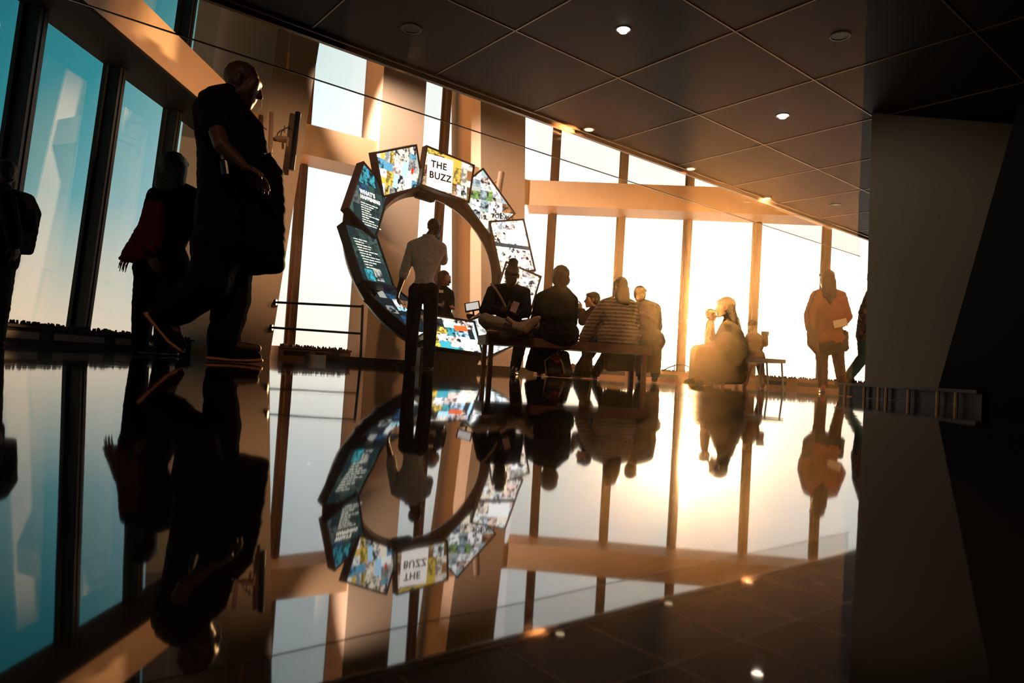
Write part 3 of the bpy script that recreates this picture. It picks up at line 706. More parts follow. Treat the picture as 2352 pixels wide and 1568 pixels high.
class Person:
    def __init__(s, label, Y, j, fwd, k=1.0, skin=SKIN_L, bulk=1.0, face=None, up=Z1, body_vox=.0075, group=None, hands=('l', 'r'), curl=.5, feet=True, palm=None, headk=None):
        s.j = j; s.b = bulk; s.k = k; B = Blob(); b = bulk; s.fwd = Vector(fwd).normalized()
        hk = headk or k
        P, M = head(B, j['head'], face or fwd, up, hk); s.P, s.M, s.hk = P, M, hk
        B.hull([(P(0, -.02, -.05), .052*hk), (j['neck'], .058*k)])
        sm = (j['sl']+j['sr'])/2
        rib = lerp(sm, (j['hl']+j['hr'])/2, .42); wa = lerp(sm, (j['hl']+j['hr'])/2, .72); ax = (j['sr']-j['sl'])
        ax = ax.normalized() if ax.length > .12 else s.fwd.cross(Z1)
        s.ax, s.rib, s.waist = ax, rib, wa
        B.hull([(j['neck'], .055*k), (lerp(j['sl'], j['neck'], .25), .055*k), (lerp(j['sr'], j['neck'], .25), .055*k), (rib - ax*.06*b, .095*b*k), (rib + ax*.06*b, .095*b*k)])
        B.hull([(rib - ax*.05*b, .088*b*k), (rib + ax*.05*b, .088*b*k), (wa, .09*b*k)]); B.hull([(wa, .09*b*k), (j['hl'], .086*b*k), (j['hr'], .086*b*k)])
        for q in 'lr':
            B.chain([j['s'+q], j['e'+q], j['w'+q]], [.050*k, .040*k, .026*k])
            d = j.get('d'+q); d = (d - j['w'+q]) if d is not None else (j['w'+q]-j['e'+q])
            if q in hands: hand(B, j['w'+q], d, (palm or {}).get(q, s.fwd), curl, k*1.0, 1 if q == 'l' else -1)
            B.chain([j['h'+q], j['k'+q], j['a'+q]], [.082*b*k, .056*k, .040*k])
            B.hull([(j['a'+q], .038*k), (j['t'+q] if 't'+q in j else j['a'+q] + s.fwd*.12*k - Z1*.03*k, .025*k)])
        s.o = B.build('person', skin, None, body_vox, 2)
        tag(s.o, label, 'person', group)
        eyes(P, M, hk, s.o)
    def top(s, m, sleeve=1.0, hem=.0, pad=.018, name='shirt', wr=.004, vox=.010, belly=0, flare=0, sl=None):
        j, b, k, ax = s.j, s.b, s.k, s.ax; B = Blob(); hipc = (j['hl']+j['hr'])/2
        B.hull([(lerp(j['neck'], s.rib, .04), .060*k+pad*.6), (j['sl'], .050*k+pad), (j['sr'], .050*k+pad), (s.rib - ax*.06*b, .098*b*k+pad), (s.rib + ax*.06*b, .098*b*k+pad)])
        B.hull([(s.rib - ax*.06*b, .098*b*k+pad), (s.rib + ax*.06*b, .098*b*k+pad), (s.waist + s.fwd*belly, .105*b*k+pad)])
        B.hull([(s.waist + s.fwd*belly, .105*b*k+pad), (j['hl'], .098*b*k+pad+flare), (j['hr'], .098*b*k+pad+flare)])
        if hem: B.hull([(j['hl'], .098*b*k+pad+flare), (j['hr'], .098*b*k+pad+flare), (lerp(j['hl'], j['kl'], hem), .095*b*k+pad+flare*1.6), (lerp(j['hr'], j['kr'], hem), .095*b*k+pad+flare*1.6)])
        for q in 'lr':
            L_ = (sl or {}).get(q, sleeve)
            if L_ <= 0: continue
            if L_ <= 1: B.chain([j['s'+q], lerp(j['s'+q], j['e'+q], L_)], [.052*k+pad, .046*k+pad])
            else: B.chain([j['s'+q], j['e'+q], lerp(j['e'+q], j['w'+q], L_-1)], [.052*k+pad, .043*k+pad, .034*k+pad])
        s.shirt = B.build(name, m, s.o, vox, 3, wr); return s
    def legs(s, m, length=1.0, pad=.018, name='trousers', wr=.004, vox=.010, wide=1.0, only='lr', rise=.75):
        j, b, k = s.j, s.b, s.k; B = Blob(); hc = (j['hl']+j['hr'])/2
        B.hull([(lerp(s.waist, hc, rise), .095*b*k+pad*.4), (j['hl'], .095*b*k+pad), (j['hr'], .095*b*k+pad)])
        for q in only:
            e = lerp(j['k'+q], j['a'+q], length)
            B.chain([j['h'+q], j['k'+q], e], [(.088*b*k+pad)*wide, (.060*k+pad)*wide, (.046*k+pad)*wide])
        s.pants = B.build(name, m, s.o, vox, 3, wr, 11); return s
    def shoes(s, m, sole=SOLE_D, k=1.0, d=None, only='lr', name='shoe'):
        for q in only:
            a = s.j['a'+q]; f = s.j['t'+q]-a if 't'+q in s.j else s.fwd*.2
            f = Vector((f.x, f.y, 0)).normalized()
            h = Vector((a.x, a.y, 0)) - f*.07*k
            z0 = max(0.001, a.z - .115*k)
            shoe(s.o, h + Z1*z0, h + f*.275*k + Z1*z0, Z1, m, sole, k, name)
        return s
    def cap_hair(s, m, k=1.0, fall=None, name='hair', r=.0, vox=.009, front=.02):
        """hair over the crown and back of the head; fall = [(point, radius)...] hanging strands"""
        P, M, h = s.P, s.M, s.hk; B = Blob()
        B.hull([(P(0, -.022, .048), ((.083+r)*h*k, (.098+r)*h*k, (.088+r)*h*k), M), (P(0, -.05, -.01), ((.074+r)*h*k, (.065+r)*h*k, .07*h*k), M)])
        if front: B.hull([(P(-.05, .055, .072), .032*h), (P(.05, .055, .072), .032*h), (P(0, .068, .078), .032*h), (P(0, -.02, .1), .03*h)])
        for f in (fall or []): B.hull(f)
        s.hair = B.build(name, m, s.o, vox, 2, .003, 60); return s
def child_part(person, name, B, m, vox=.009, sm=3, wr=0): return B.build(name, m, person.o, vox, sm, wr)

# ---- the large bald man striding past on the left
Y = 4.1
j = J(Y, head=(555, 194, .02), neck=(526, 224), sl=(482, 248, -.20), sr=(542, 260, .20), el=(508, 332, -.30), wl=(562, 384, -.27), dl=(590, 402, -.22),
      er=(590, 350, .26), wr=(600, 405, .10), hl=(502, 560, -.09), hr=(530, 562, .10), kl=(480, 655, -.12), al=(392, 722, -.12), tl=(415, 800, -.12), kr=(532, 690, .08), ar=(518, 792, .02), tr=(590, 800, .02))
p = Person('tall bald man in black striding past the tan column, dark bag at his side', Y, j, (.96, .28, 0), 1.12, SKIN_D, .95, face=(.93, .28, -.26), up=(.25, 0, 1), headk=1.14, palm={'l': (.3, .2, -1), 'r': (0, -1, 0)}, curl=.55)
B = Blob(); q = J(Y, a=(500, 245), b=(532, 350), c=(527, 470), d=(517, 560), s=(486, 258, -.16), t=(535, 265, .16), g=(568, 345), n=(524, 226))
B.hull([(q['n'], .085), (q['g'], .13), (q['t'], .09), (q['s'], .09)]); B.hull([(q['n'], .088), (q['s'], .10), (q['t'], .10), (q['a'], .125)]); B.hull([(q['s'], .11), (q['t'], .11), (q['b'], .20), (q['g'], .12)]); B.hull([(q['b'], .20), (q['g'], .12), (q['c'], .185)]); B.hull([(q['c'], .195), (q['d'], .18)])
B.chain([j['sl'], lerp(j['sl'], j['el'], .42)], [.085, .082]); B.chain([j['sr'], lerp(j['sr'], j['er'], .6)], [.085, .08])
p.shirt = B.build('shirt', BLK_CLOTH, p.o, .009, 4, .006, 8)
B = Blob(); B.hull([(q['d'], .175), (j['hl'], .16), (j['hr'], .16)]); B.chain([j['hr'], j['kr'], at(517, 770, Y+.02)], [.135, .115, .092]); B.hull([(at(514, 762, Y+.02), .098), (at(514, 785, Y+.02), .102)])
B.chain([j['hl'], j['kl'], lerp(j['kl'], j['al'], .86)], [.14, .125, .098])
B.build('trousers', BLK_CLOTH, p.o, .009, 4, .006, 9)
f0 = at(474, 820, Y); f0.z = .001; f1 = f0 + Vector((.335, .02, 0))
shoe(p.o, f0, f1, Z1, BLK_CLOTH, SOLE_O, 1.15)
f0, f1 = at(330, 722, Y-.12), at(414, 815, Y-.12); f1.z = max(f1.z, .03)
ft = (f1-f0).normalized(); shoe(p.o, f0, f0 + ft*.325, Vector((.75, 0, .6)), BLK_CLOTH, SOLE_O, 1.12)
# headset wire along the face
bm = bmesh.new(); tube(bm, [p.P(-.02, .11, -.02), p.P(-.02, .128, -.07), p.P(-.015, .112, -.1)], .0022, 6); put(obj('headset_wire', bm, mat('pale wire', (.6, .5, .4), .4)), p.o)
# his bag, a slack dark coat-bag hanging at the hip
B = Blob(); q = J(Y, a=(600, 345, .05), b=(625, 400, .05), c=(632, 470, .02), d=(628, 570, 0), e=(585, 560, -.05), f=(580, 420, -.05), g=(636, 610, 0), h=(582, 612, -.02))
B.hull([(q['a'], .045), (q['b'], .06), (q['f'], .06)]); B.hull([(q['b'], .07), (q['c'], .065), (q['f'], .08), (q['e'], .07)]); B.hull([(q['c'], .065), (q['d'], .07), (q['e'], .09), (q['g'], .05), (q['h'], .06)])
o = B.build('shoulder_bag', BLK_CLOTH, None, .010, 4, .007, 9); tag(o, 'large slack black shoulder bag hanging from the striding bald man', 'bag')
bm = bmesh.new(); tube(bm, [at(607, 352, Y-.02), at(598, 290, Y-.06), at(560, 245, Y-.10)], .018, 8); put(obj('strap', bm, BLK_CLOTH), o)
t = empty('water_bottle', at(518, 400, Y-.30), 'small water bottle with a pale cap under the forearm of the bald man', 'bottle')
bm = bmesh.new(); a, b = at(520, 402, Y-.28), at(515, 366, Y-.28); tube(bm, [a, lerp(a, b, .85), b], [.026, .026, .014], 14); put(obj('bottle_body', bm, mat('dark bottle', (.02, .02, .02), .2)), t)
bm = bmesh.new(); tube(bm, [b, b + (b-a).normalized()*.022], .0145, 14); put(obj('cap', bm, mat('pale cap', (.6, .5, .42), .4)), t)

# ---- woman with the red fringed shawl, half hidden behind him
Y = 5.5
j = J(Y, head=(402, 392), neck=(402, 428), sl=(360, 452), sr=(444, 452), el=(338, 525, -.05), wl=(350, 585, -.15), er=(455, 530), wr=(455, 585, -.1), hl=(345, 610), hr=(400, 610), kl=(328, 700), al=(322, 785), kr=(378, 702), ar=(374, 788))
p = Person('woman in a dark jacket with a red fringed shawl, beside the teal windows', Y, j, (.15, .98, 0), .98, SKIN_D, 1.05)
p.top(BLK_CLOTH, 1.95, .12, .03, 'jacket'); p.legs(NAVY, 1.0, .02, 'jeans', wide=1.05); p.shoes(BLK_CLOTH)
p.cap_hair(HAIR_B, 1.25, [[(p.P(-.06, -.04, 0), .07), (p.P(.06, -.04, 0), .07), (p.P(-.065, -.05, -.14), .06), (p.P(.065, -.05, -.14), .06)]])
RED = mat('dark red wool', (.17, .022, .016), .95, spec=.1, bump=.3, bscale=90)
B = Blob(); q = J(Y, a=(345, 465, -.16), b=(370, 470, -.18), c=(325, 520, -.16), d=(366, 560, -.2), e=(300, 560, -.12), f=(345, 590, -.17), g=(279, 594, -.1), h=(305, 598, -.12))
B.hull([(q['a'], .03), (q['b'], .03), (q['c'], .035), (q['d'], .03)]); B.hull([(q['c'], .035), (q['d'], .03), (q['e'], .028), (q['f'], .025)]); B.hull([(q['e'], .028), (q['f'], .02), (q['g'], .018), (q['h'], .02)])
sh = B.build('shawl', RED, p.o, .009, 3, .008, 14)
bm = bmesh.new()
for i in range(11):
    a = lerp(q['g'], at(297, 598, Y-.12), i/10) - Z1*.01; sw = math.sin(i*1.7)*.012
    tube(bm, [a, a + Vector((-.012+sw, 0, -.03)), a + Vector((-.02+sw*.4, .005, -.065-.012*(i % 3)))], [.005, .0045, .003], 5)
f = obj('fringe', bm, RED); f.parent = sh

# ---- man with a backpack at the left edge
Y = 6.3
j = J(Y, head=(6, 400), neck=(12, 436), sl=(16, 458, -.18), sr=(16, 458, .18), el=(28, 520, -.22), wl=(34, 562, -.2), er=(0, 520, .2), wr=(-15, 560, .1), hl=(6, 592, -.09), hr=(6, 592, .09), kl=(2, 692, -.1), al=(-8, 785, -.1), kr=(-6, 692, .12), ar=(-16, 785, .1))
p = Person('person with a backpack cut by the frame edge, in front of teal glass', Y, j, (-1, .15, 0), 1.02, SKIN_D, 1.1)
p.top(BLK_CLOTH, 1.9, .05, .03, 'jacket'); p.legs(mat('dark teal jeans', (.01, .02, .025), .9), 1.0, .02, 'jeans'); p.shoes(BLK_CLOTH); p.cap_hair(HAIR_B, 1.05)
B = Blob(); q = J(Y, a=(50, 452), b=(68, 485), c=(70, 520), d=(50, 572), e=(42, 460), f=(42, 565))
B.hull([(q['a']-Y1*.1, .05), (q['a']+Y1*.1, .05), (q['b']-Y1*.08, .05), (q['b']+Y1*.08, .05), (q['e'], .08), (q['f'], .08), (q['d']-Y1*.1, .04), (q['d']+Y1*.1, .04)]); B.hull([(q['b'], .055), (q['c'], .06)])
o = B.build('backpack', BLK_CLOTH, None, .010, 4, .004); tag(o, 'black backpack worn by the person at the frame edge', 'bag')
bm = bmesh.new(); tube(bm, [at(48, 450, Y-.14), at(20, 440, Y-.2), at(2, 480, Y-.22), at(20, 560, Y-.2), at(46, 566, Y-.14)], .016, 6); put(obj('strap', bm, BLK_CLOTH), o)

# ---- man in the white shirt in front of the screens
Y = 8.2
j = J(Y, head=(997, 524, .03), neck=(984, 548), sl=(948, 566), sr=(1013, 570), el=(929, 624, .02), wl=(915, 668, -.02), dl=(911, 690, -.02), er=(1017, 598, .16), wr=(1006, 556, .22), dr=(1001, 538, .2),
      hl=(956, 668), hr=(990, 668), kl=(947, 755), al=(942, 836), tl=(915, 842, .08), kr=(988, 757), ar=(984, 838), tr=(990, 845, .2))
p = Person('man in a white shirt and dark trousers facing the screen ring', Y, j, (.15, 1, 0), 1.03, SKIN_D, .80, face=(.5, .85, .05), up=(.12, 0, 1), headk=1.0, palm={'l': (.6, .2, 0), 'r': (-.6, -.6, 0)}, curl=.45, body_vox=.0065)
WSH = mat('white cotton shirt', (.78, .72, .66), .8, bump=.25, bscale=14)
p.top(WSH, 1.22, 0, .022, 'white_shirt', .006, .009, flare=-.034); p.legs(BLK_CLOTH, .97, .022, 'trousers', .003, rise=.3); p.shoes(BLK_CLOTH)
B = Blob(); c = j['neck']
for i in range(14):
    t = 2*math.pi*i/14; a = c + Vector((math.cos(t)*.066, math.sin(t)*.066, .012)); t2 = 2*math.pi*(i+1)/14; b = c + Vector((math.cos(t2)*.066, math.sin(t2)*.066, .012)); B.hull([(a, .012), (b, .012), (a+Z1*.025, .010), (b+Z1*.025, .010)])
cl = B.build('collar', WSH, None, .007, 2); put(cl, p.o)
bm = bmesh.new(); tube(bm, [p.P(-.1, -.01, .0), p.P(-.088, .08, .03), p.P(-.03, .12, .03)], .004, 6); put(obj('glasses', bm, BLACKM), p.o)

# ---- guide in black with a headset inside the ring
Y = 11.3
j = J(Y, head=(1021, 640), neck=(1017, 660), sl=(1004, 675), sr=(1034, 674, .02), el=(1001, 699, -.05), wl=(1013, 700, -.22), er=(1037, 697, -.05), wr=(1038, 705, -.18), hl=(1010, 733), hr=(1029, 733), kl=(1011, 792), al=(1011, 846), kr=(1028, 792), ar=(1027, 847))
p = Person('woman in a black uniform with headset and badge standing inside the ring', Y, j, (.35, -1, 0), .98, SKIN_L, .95, face=(.9, -.42, 0), headk=1.05)
p.top(BLK_CLOTH, 1.5, 0, .018, 'uniform_top'); p.legs(BLK_CLOTH, 1, .015); p.shoes(BLK_CLOTH)
p.cap_hair(HAIR_BR, 1.05, [[(p.P(-.07, -.03, .03), .045), (p.P(-.075, -.03, -.14), .04), (p.P(-.06, -.06, -.20), .03)], [(p.P(.072, -.04, .06), .05), (p.P(.085, -.03, -.08), .05), (p.P(.085, -.05, -.17), .05), (p.P(.07, -.08, -.26), .035)], [(p.P(0, -.08, .02), .06), (p.P(0, -.1, -.16), .05)]], front=0)
bm = bmesh.new(); tube(bm, [p.P(.085, 0, 0), p.P(.09, .07, -.05), p.P(.05, .125, -.06)], .006, 6); tube(bm, [p.P(.05, .12, -.06), p.P(.03, .135, -.06)], .016, 8); put(obj('headset', bm, BLACKM), p.o)
bm = bmesh.new(); c = at(1013, 669, Y-.13); obox(bm, c, X1, Y1, Z1, .075, .012, .045); put(obj('badge', bm, mat('pale badge', (.8, .75, .62), .5)), p.o)

# ---- long wooden bench and the people on it
BA = at(1121, 772, 7.62); BA.z = .43; BD = Vector((.97, .24, 0)).normalized(); BN = Vector((-BD.y, BD.x, 0)); BL = 2.0
t = empty('bench', Vector((BA.x+1.1, BA.y+.4, 0)), 'long reddish brown wooden bench crowded with seated people', 'bench')
WOOD = mat('red brown bench wood', (.20, .075, .04), .4, var=.15, vscale=14)
bm = bmesh.new(); obox(bm, BA + BD*BL/2 + BN*.22 - Z1*.05, BD, BN, Z1, BL, .44, .105); bmesh.ops.bevel(bm, geom=bm.edges[:], offset=.006, segments=2, affect='EDGES'); put(obj('seat', bm, WOOD), t)
bm = bmesh.new(); obox(bm, BA - BD*.012 + BN*.22 - Z1*.05, BD, BN, Z1, .03, .45, .108); put(obj('lit_end', bm, mat('lit bench end tone', (.62, .5, .38), .5)), t)  # light on the end face put into a paler slab
for u in (.05, BL-.08):
    for v in (.04, .40):
        a = BA + BD*u + BN*v; bm = bmesh.new(); obox(bm, Vector((a.x, a.y, .17)), BD, BN, Z1, .05, .05, .34); put(obj('leg', bm, WOOD), t)

Y = 7.75
j = J(Y, head=(1176, 634, -.10), neck=(1172, 660, .06), sl=(1205, 672, .06), sr=(1132, 668, .06), el=(1209, 718, -.02), wl=(1190, 722, -.20), dl=(1176, 714, -.26), er=(1113, 712, -.02), wr=(1150, 712, -.22), dr=(1170, 706, -.26),
      hl=(1190, 757, .16), hr=(1148, 757, .16), kr=(1114, 735, -.20), ar=(1204, 756, -.28), tr=(1230, 744, -.28), kl=(1224, 746, -.14), al=(1150, 768, -.22), tl=(1122, 766, -.22))
p = Person('woman with a hair bun sitting cross-legged on the bench looking at her phone', Y, j, (0, -1, 0), .98, SKIN_D, 1.0, face=(-.1, -.85, -.62), up=(0, -.6, .8), palm={'l': (-.3, -.2, 1), 'r': (.3, -.2, 1)}, curl=.7, body_vox=.0065)
p.top(NAVY, 1.85, 0, .022, 'jacket', .005); p.legs(mat('khaki trousers', (.46, .33, .22), .85, bump=.2, bscale=30), .92, .022, 'trousers', .005)
p.cap_hair(HAIR_B, 1.05, [[(p.P(0, -.055, .14), .062), (p.P(0, -.045, .155), .05)]])
SUEDE = mat('tan shoe', (.42, .28, .18), .7); SOLE_T = mat('tan sole', (.75, .45, .24), .6)
a, b = at(1204, 764, Y-.32), at(1238, 730, Y-.36); shoe(p.o, a, a + (b-a).normalized()*.25, Vector((-.1, 1, .1)), SUEDE, SOLE_T, 1.0)
a, b = at(1168, 772, Y-.24), at(1112, 764, Y-.26); a.z = max(a.z, .445); b.z = max(b.z, .445); shoe(p.o, a, a + (b-a).normalized()*.25, Vector((.05, .5, .8)), SUEDE, SOLE_T, .95)
bm = bmesh.new(); pts = [at(1128, 652, Y+.02), at(1140, 665, Y-.10), at(1152, 685, Y-.16), at(1165, 712, Y-.16)]; tube(bm, pts, .012, 6); put(obj('bag_strap', bm, mat('tan strap', (.45, .27, .15), .6)), p.o)
t = empty('phone', at(1186, 708, Y-.30), 'phone in the hands of the cross-legged woman with the bun', 'phone')
c = at(1182, 705, Y-.30); bm = bmesh.new(); vv = Vector((.25, .55, .8)).normalized(); hx = vv.cross(Y1).normalized(); nz = hx.cross(vv); obox(bm, c, hx, vv, nz, .072, .15, .009); put(obj('case', bm, mat('dark red phone case', (.25, .05, .03), .4)), t)
bm = bmesh.new(); obox(bm, c + nz*.0052, hx, vv, nz, .064, .138, .001); put(obj('display', bm, BLACKM), t)
bm = bmesh.new(); tube(bm, [at(1163, 730, Y-.36), at(1178, 742, Y-.36)], .026, 16); o = obj('rolled_leaflet', bm, mat('orange tan paper', (.62, .36, .16), .7)); tag(o, 'short roll of tan paper in the lap of the cross-legged woman', 'paper roll')

Y = 7.95
j = J(Y, head=(1288, 640, .02), neck=(1288, 664), sl=(1246, 688), sr=(1310, 692), el=(1234, 735, .12), wl=(1262, 762, .34), er=(1310, 738, .14), wr=(1300, 765, .36), hl=(1258, 768), hr=(1294, 768), kl=(1196, 782, .05), al=(1184, 842, .10), tl=(1180, 850, -.08), kr=(1268, 780, .42), ar=(1240, 846, .30), tr=(1242, 850, .5))
p = Person('bushy-haired man in a dark coat seated, back turned, beside the woman with the bun', Y, j, (.05, 1, 0), 1.05, SKIN_D, 1.15)
p.top(mat('dark brown coat', (.022, .015, .010), .9, spec=.15), 1.95, 0, .045, 'coat', .006, .011, flare=.03); p.legs(mat('grey jeans', (.05, .045, .04), .9), 1, .02, 'jeans'); p.shoes(BLK_CLOTH)
p.cap_hair(HAIR_BR, 1.22, [[(p.P(-.05, -.05, -.02), .06), (p.P(.05, -.05, -.02), .06), (p.P(0, -.05, -.08), .06)]])
B = Blob(); q = J(Y, a=(1235, 780, .05), b=(1285, 785, .1), c=(1215, 842, .05), d=(1262, 850, .1)); B.hull([(q['a'], .06), (q['b'], .06), (q['c'], .05), (q['d'], .05)]); B.build('coat_tail', MATS['dark brown coat'], p.o, .011, 3, .006)

Y = 8.9
j = J(Y, head=(1360, 690), neck=(1364, 710), sl=(1352, 722, -.13), sr=(1372, 722, .13), el=(1338, 738, -.15), wl=(1334, 713, -.12), dl=(1336, 700, -.1), er=(1345, 738, .14), wr=(1336, 712, .08), dr=(1336, 700, .06), hl=(1372, 778, -.08), hr=(1376, 778, .08), kl=(1345, 790, -.08), al=(1348, 850, -.1), kr=(1350, 790, .1), ar=(1352, 850, .1))
p = Person('child in profile holding a drink to the mouth, behind the bench', Y, j, (-1, .1, 0), .82, SKIN_L, .95, face=(-1, .05, .02), headk=.88)
p.top(mat('brown hoodie', (.06, .035, .022), .9), 1.9, 0, .022, 'hoodie'); p.legs(NAVY, 1, .016); p.shoes(BLK_CLOTH, k=.85); p.cap_hair(HAIR_BR, 1.04)
bm = bmesh.new(); c = at(1331, 706, Y-.02); tube(bm, [c - Z1*.05, c + Z1*.05], [.026, .032], 14); o = obj('drinking_cup', bm, mat('pale cup', (.7, .6, .5), .5)); tag(o, 'small cup raised to the mouth of the child behind the bench', 'cup')

Y = 8.3
j = J(Y, head=(1424, 662, .02), neck=(1422, 688), sl=(1390, 702), sr=(1448, 704), el=(1362, 740, .02), wl=(1342, 776, .05), er=(1455, 745, .12), wr=(1435, 772, .25), hl=(1402, 772), hr=(1442, 772), kl=(1368, 790, .35), al=(1330, 848, .38), tl=(1318, 855, .5), kr=(1408, 792, .42), ar=(1368, 856, .42))
p = Person('woman in a pale patterned knit sweater leaning on one arm on the bench', Y, j, (.05, 1, 0), 1.0, SKIN_L, 1.1)
def knit():
    m = mat('pale knit', (.40, .28, .19), .95); t_ = m.node_tree; b = t_.nodes['Principled BSDF']; c = t_.nodes.new('ShaderNodeTexCoord'); wv = t_.nodes.new('ShaderNodeTexWave'); wv.wave_type = 'BANDS'; wv.bands_direction = 'Z'
    wv.inputs['Scale'].default_value = 7; wv.inputs['Distortion'].default_value = 2.5; wv.inputs['Detail Scale'].default_value = 9
    r = t_.nodes.new('ShaderNodeValToRGB'); r.color_ramp.elements[0].color = (.20, .12, .075, 1); r.color_ramp.elements[1].color = (.52, .38, .27, 1)
    t_.links.new(c.outputs['Object'], wv.inputs['Vector']); t_.links.new(wv.outputs['Fac'], r.inputs[0]); t_.links.new(r.outputs[0], b.inputs['Base Color']); return m
knit_p = p; p.top(knit(), 1.92, 0, .040, 'knit_sweater', .003, .011, flare=.02); p.legs(NAVY, 1, .018, 'jeans'); p.shoes(BLK_CLOTH)
p.cap_hair(HAIR_BR, 1.15, [[(p.P(-.04, -.06, -.02), .055), (p.P(.05, -.06, -.02), .06), (p.P(.08, -.07, -.20), .05), (p.P(0, -.09, -.16), .05)], [(p.P(.08, -.06, -.15), .05), (p.P(.10, -.05, -.30), .03)]])

Y = 8.75
j = J(Y, head=(1470, 678), neck=(1478, 698), sl=(1456, 710), sr=(1504, 710), el=(1450, 752, .05), wl=(1468, 775, .2), er=(1508, 752, .05), wr=(1495, 775, .2), hl=(1468, 782), hr=(1500, 782), kl=(1470, 796, .4), al=(1472, 858, .38), kr=(1505, 796, .4), ar=(1505, 858, .38))
p = Person('man in a long tan coat seated at the sunny end of the bench', Y, j, (.1, 1, 0), 1.0, SKIN_L, 1.08, face=(.4, .9, 0), headk=.92)
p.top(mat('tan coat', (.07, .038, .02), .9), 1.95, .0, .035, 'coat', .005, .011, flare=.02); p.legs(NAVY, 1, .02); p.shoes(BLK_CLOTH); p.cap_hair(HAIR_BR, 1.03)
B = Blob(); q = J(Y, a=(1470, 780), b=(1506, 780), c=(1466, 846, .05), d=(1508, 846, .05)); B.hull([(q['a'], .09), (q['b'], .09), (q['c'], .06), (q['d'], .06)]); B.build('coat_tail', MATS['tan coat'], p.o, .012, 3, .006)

q = J(8.3, a=(1402, 780), b=(1442, 780), c=(1398, 842, .1), d=(1446, 842, .1)); B = Blob(); B.hull([(q['a'], .08), (q['b'], .08), (q['c'], .06), (q['d'], .06)]); put(B.build('coat_hem', MATS['tan coat'], None, .012, 3, .006), knit_p.o)
# backpack on the floor under the bench
B = Blob(); q = J(8.05, a=(1268, 812), b=(1298, 815), c=(1262, 856), d=(1305, 858))
for v in q.values(): v.z = max(v.z, .055)
B.hull([(q['a'], .05), (q['b'], .05), (q['c'], .055), (q['d'], .055)]); B.hull([(q['c']-Y1*.06, .045), (q['d']-Y1*.06, .045), (lerp(q['a'], q['c'], .5)-Y1*.05, .04)])
o = B.build('backpack', mat('brown rucksack', (.10, .055, .035), .8), None, .009, 3, .004); tag(o, 'brown rucksack with a red pocket on the floor under the bench', 'bag')
B = Blob(); B.hull([(at(1270, 822, 7.95), .035), (at(1288, 820, 7.95), .03), (at(1280, 832, 7.93), .03)]); B.build('pocket', mat('red pocket', (.35, .05, .02), .7), o, .009, 2)
bm = bmesh.new(); tube(bm, [at(1284, 806, 8.0), at(1252, 828, 7.95), at(1254, 862, 7.95)], .012, 6); tube(bm, [at(1280, 812, 7.95), at(1292, 835, 7.9), at(1296, 858, 7.92)], .012, 6); put(obj('strap', bm, mat('pale strap', (.5, .33, .2), .6)), o)

# ---- mother and child against the sun
Y = 9.0
j = J(Y, head=(1665, 708), neck=(1674, 737), sl=(1672, 756, -.17), sr=(1676, 756, .17), el=(1664, 796, -.22), wl=(1630, 800, -.15), er=(1664, 796, .2), wr=(1630, 800, .12), hl=(1686, 812, -.10), hr=(1686, 812, .10), kl=(1612, 808, -.12), al=(1606, 876, -.12), kr=(1612, 808, .12), ar=(1606, 876, .12))
p = Person('long-haired woman in a long coat sitting sideways against the low sun', Y, j, (-1, .1, 0), 1.02, SKIN_L, 1.4, face=(-1, .15, -.05), headk=1.1)
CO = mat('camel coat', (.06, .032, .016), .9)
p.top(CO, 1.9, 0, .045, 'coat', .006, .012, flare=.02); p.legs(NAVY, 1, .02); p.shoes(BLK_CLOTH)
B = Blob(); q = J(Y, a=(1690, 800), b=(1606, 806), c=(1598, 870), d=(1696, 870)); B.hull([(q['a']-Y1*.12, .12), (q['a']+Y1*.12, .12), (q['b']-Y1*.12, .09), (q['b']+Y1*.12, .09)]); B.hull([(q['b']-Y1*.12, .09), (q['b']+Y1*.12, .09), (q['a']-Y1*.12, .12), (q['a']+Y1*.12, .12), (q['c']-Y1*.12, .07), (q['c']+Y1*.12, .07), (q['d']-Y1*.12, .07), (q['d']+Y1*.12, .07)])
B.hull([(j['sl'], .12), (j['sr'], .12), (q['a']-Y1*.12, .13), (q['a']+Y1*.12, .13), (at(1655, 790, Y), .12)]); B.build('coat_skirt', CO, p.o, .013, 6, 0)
p.cap_hair(HAIR_BR, 1.12, [[(p.P(-.05, -.06, 0), .06), (p.P(.05, -.06, 0), .06), (p.P(-.06, -.10, -.18), .06), (p.P(.06, -.10, -.18), .06)], [(p.P(0, -.10, -.15), .08), (p.P(0, -.16, -.30), .05)]])
t = empty('stool', ground(at(1676, 880, 9.0)), 'low dark stool under the long-haired woman in the coat', 'stool')
c = ground(at(1676, 880, 9.0)); bm = bmesh.new(); obox(bm, c + Z1*.20, X1, Y1, Z1, .34, .38, .06); put(obj('seat', bm, WOOD), t)
for sx in (-1, 1):
    for sy in (-1, 1): bm = bmesh.new(); obox(bm, c + Vector((sx*.14, sy*.15, .085)), X1, Y1, Z1, .04, .04, .17); put(obj('leg', bm, WOOD), t)
Y = 10.2
j = J(Y, head=(1634, 724), neck=(1633, 735), sl=(1630, 742, -.10), sr=(1632, 742, .10), el=(1628, 772, -.14), wl=(1640, 785, -.10), er=(1628, 772, .14), wr=(1640, 785, .1), hl=(1630, 802, -.06), hr=(1630, 802, .06), kl=(1630, 840, -.06), al=(1628, 874, -.06), kr=(1632, 840, .07), ar=(1632, 874, .07))
p = Person('small child standing in the glare before the knees of the long-haired woman', Y, j, (1, -.1, 0), .62, SKIN_L, .95, headk=.75)
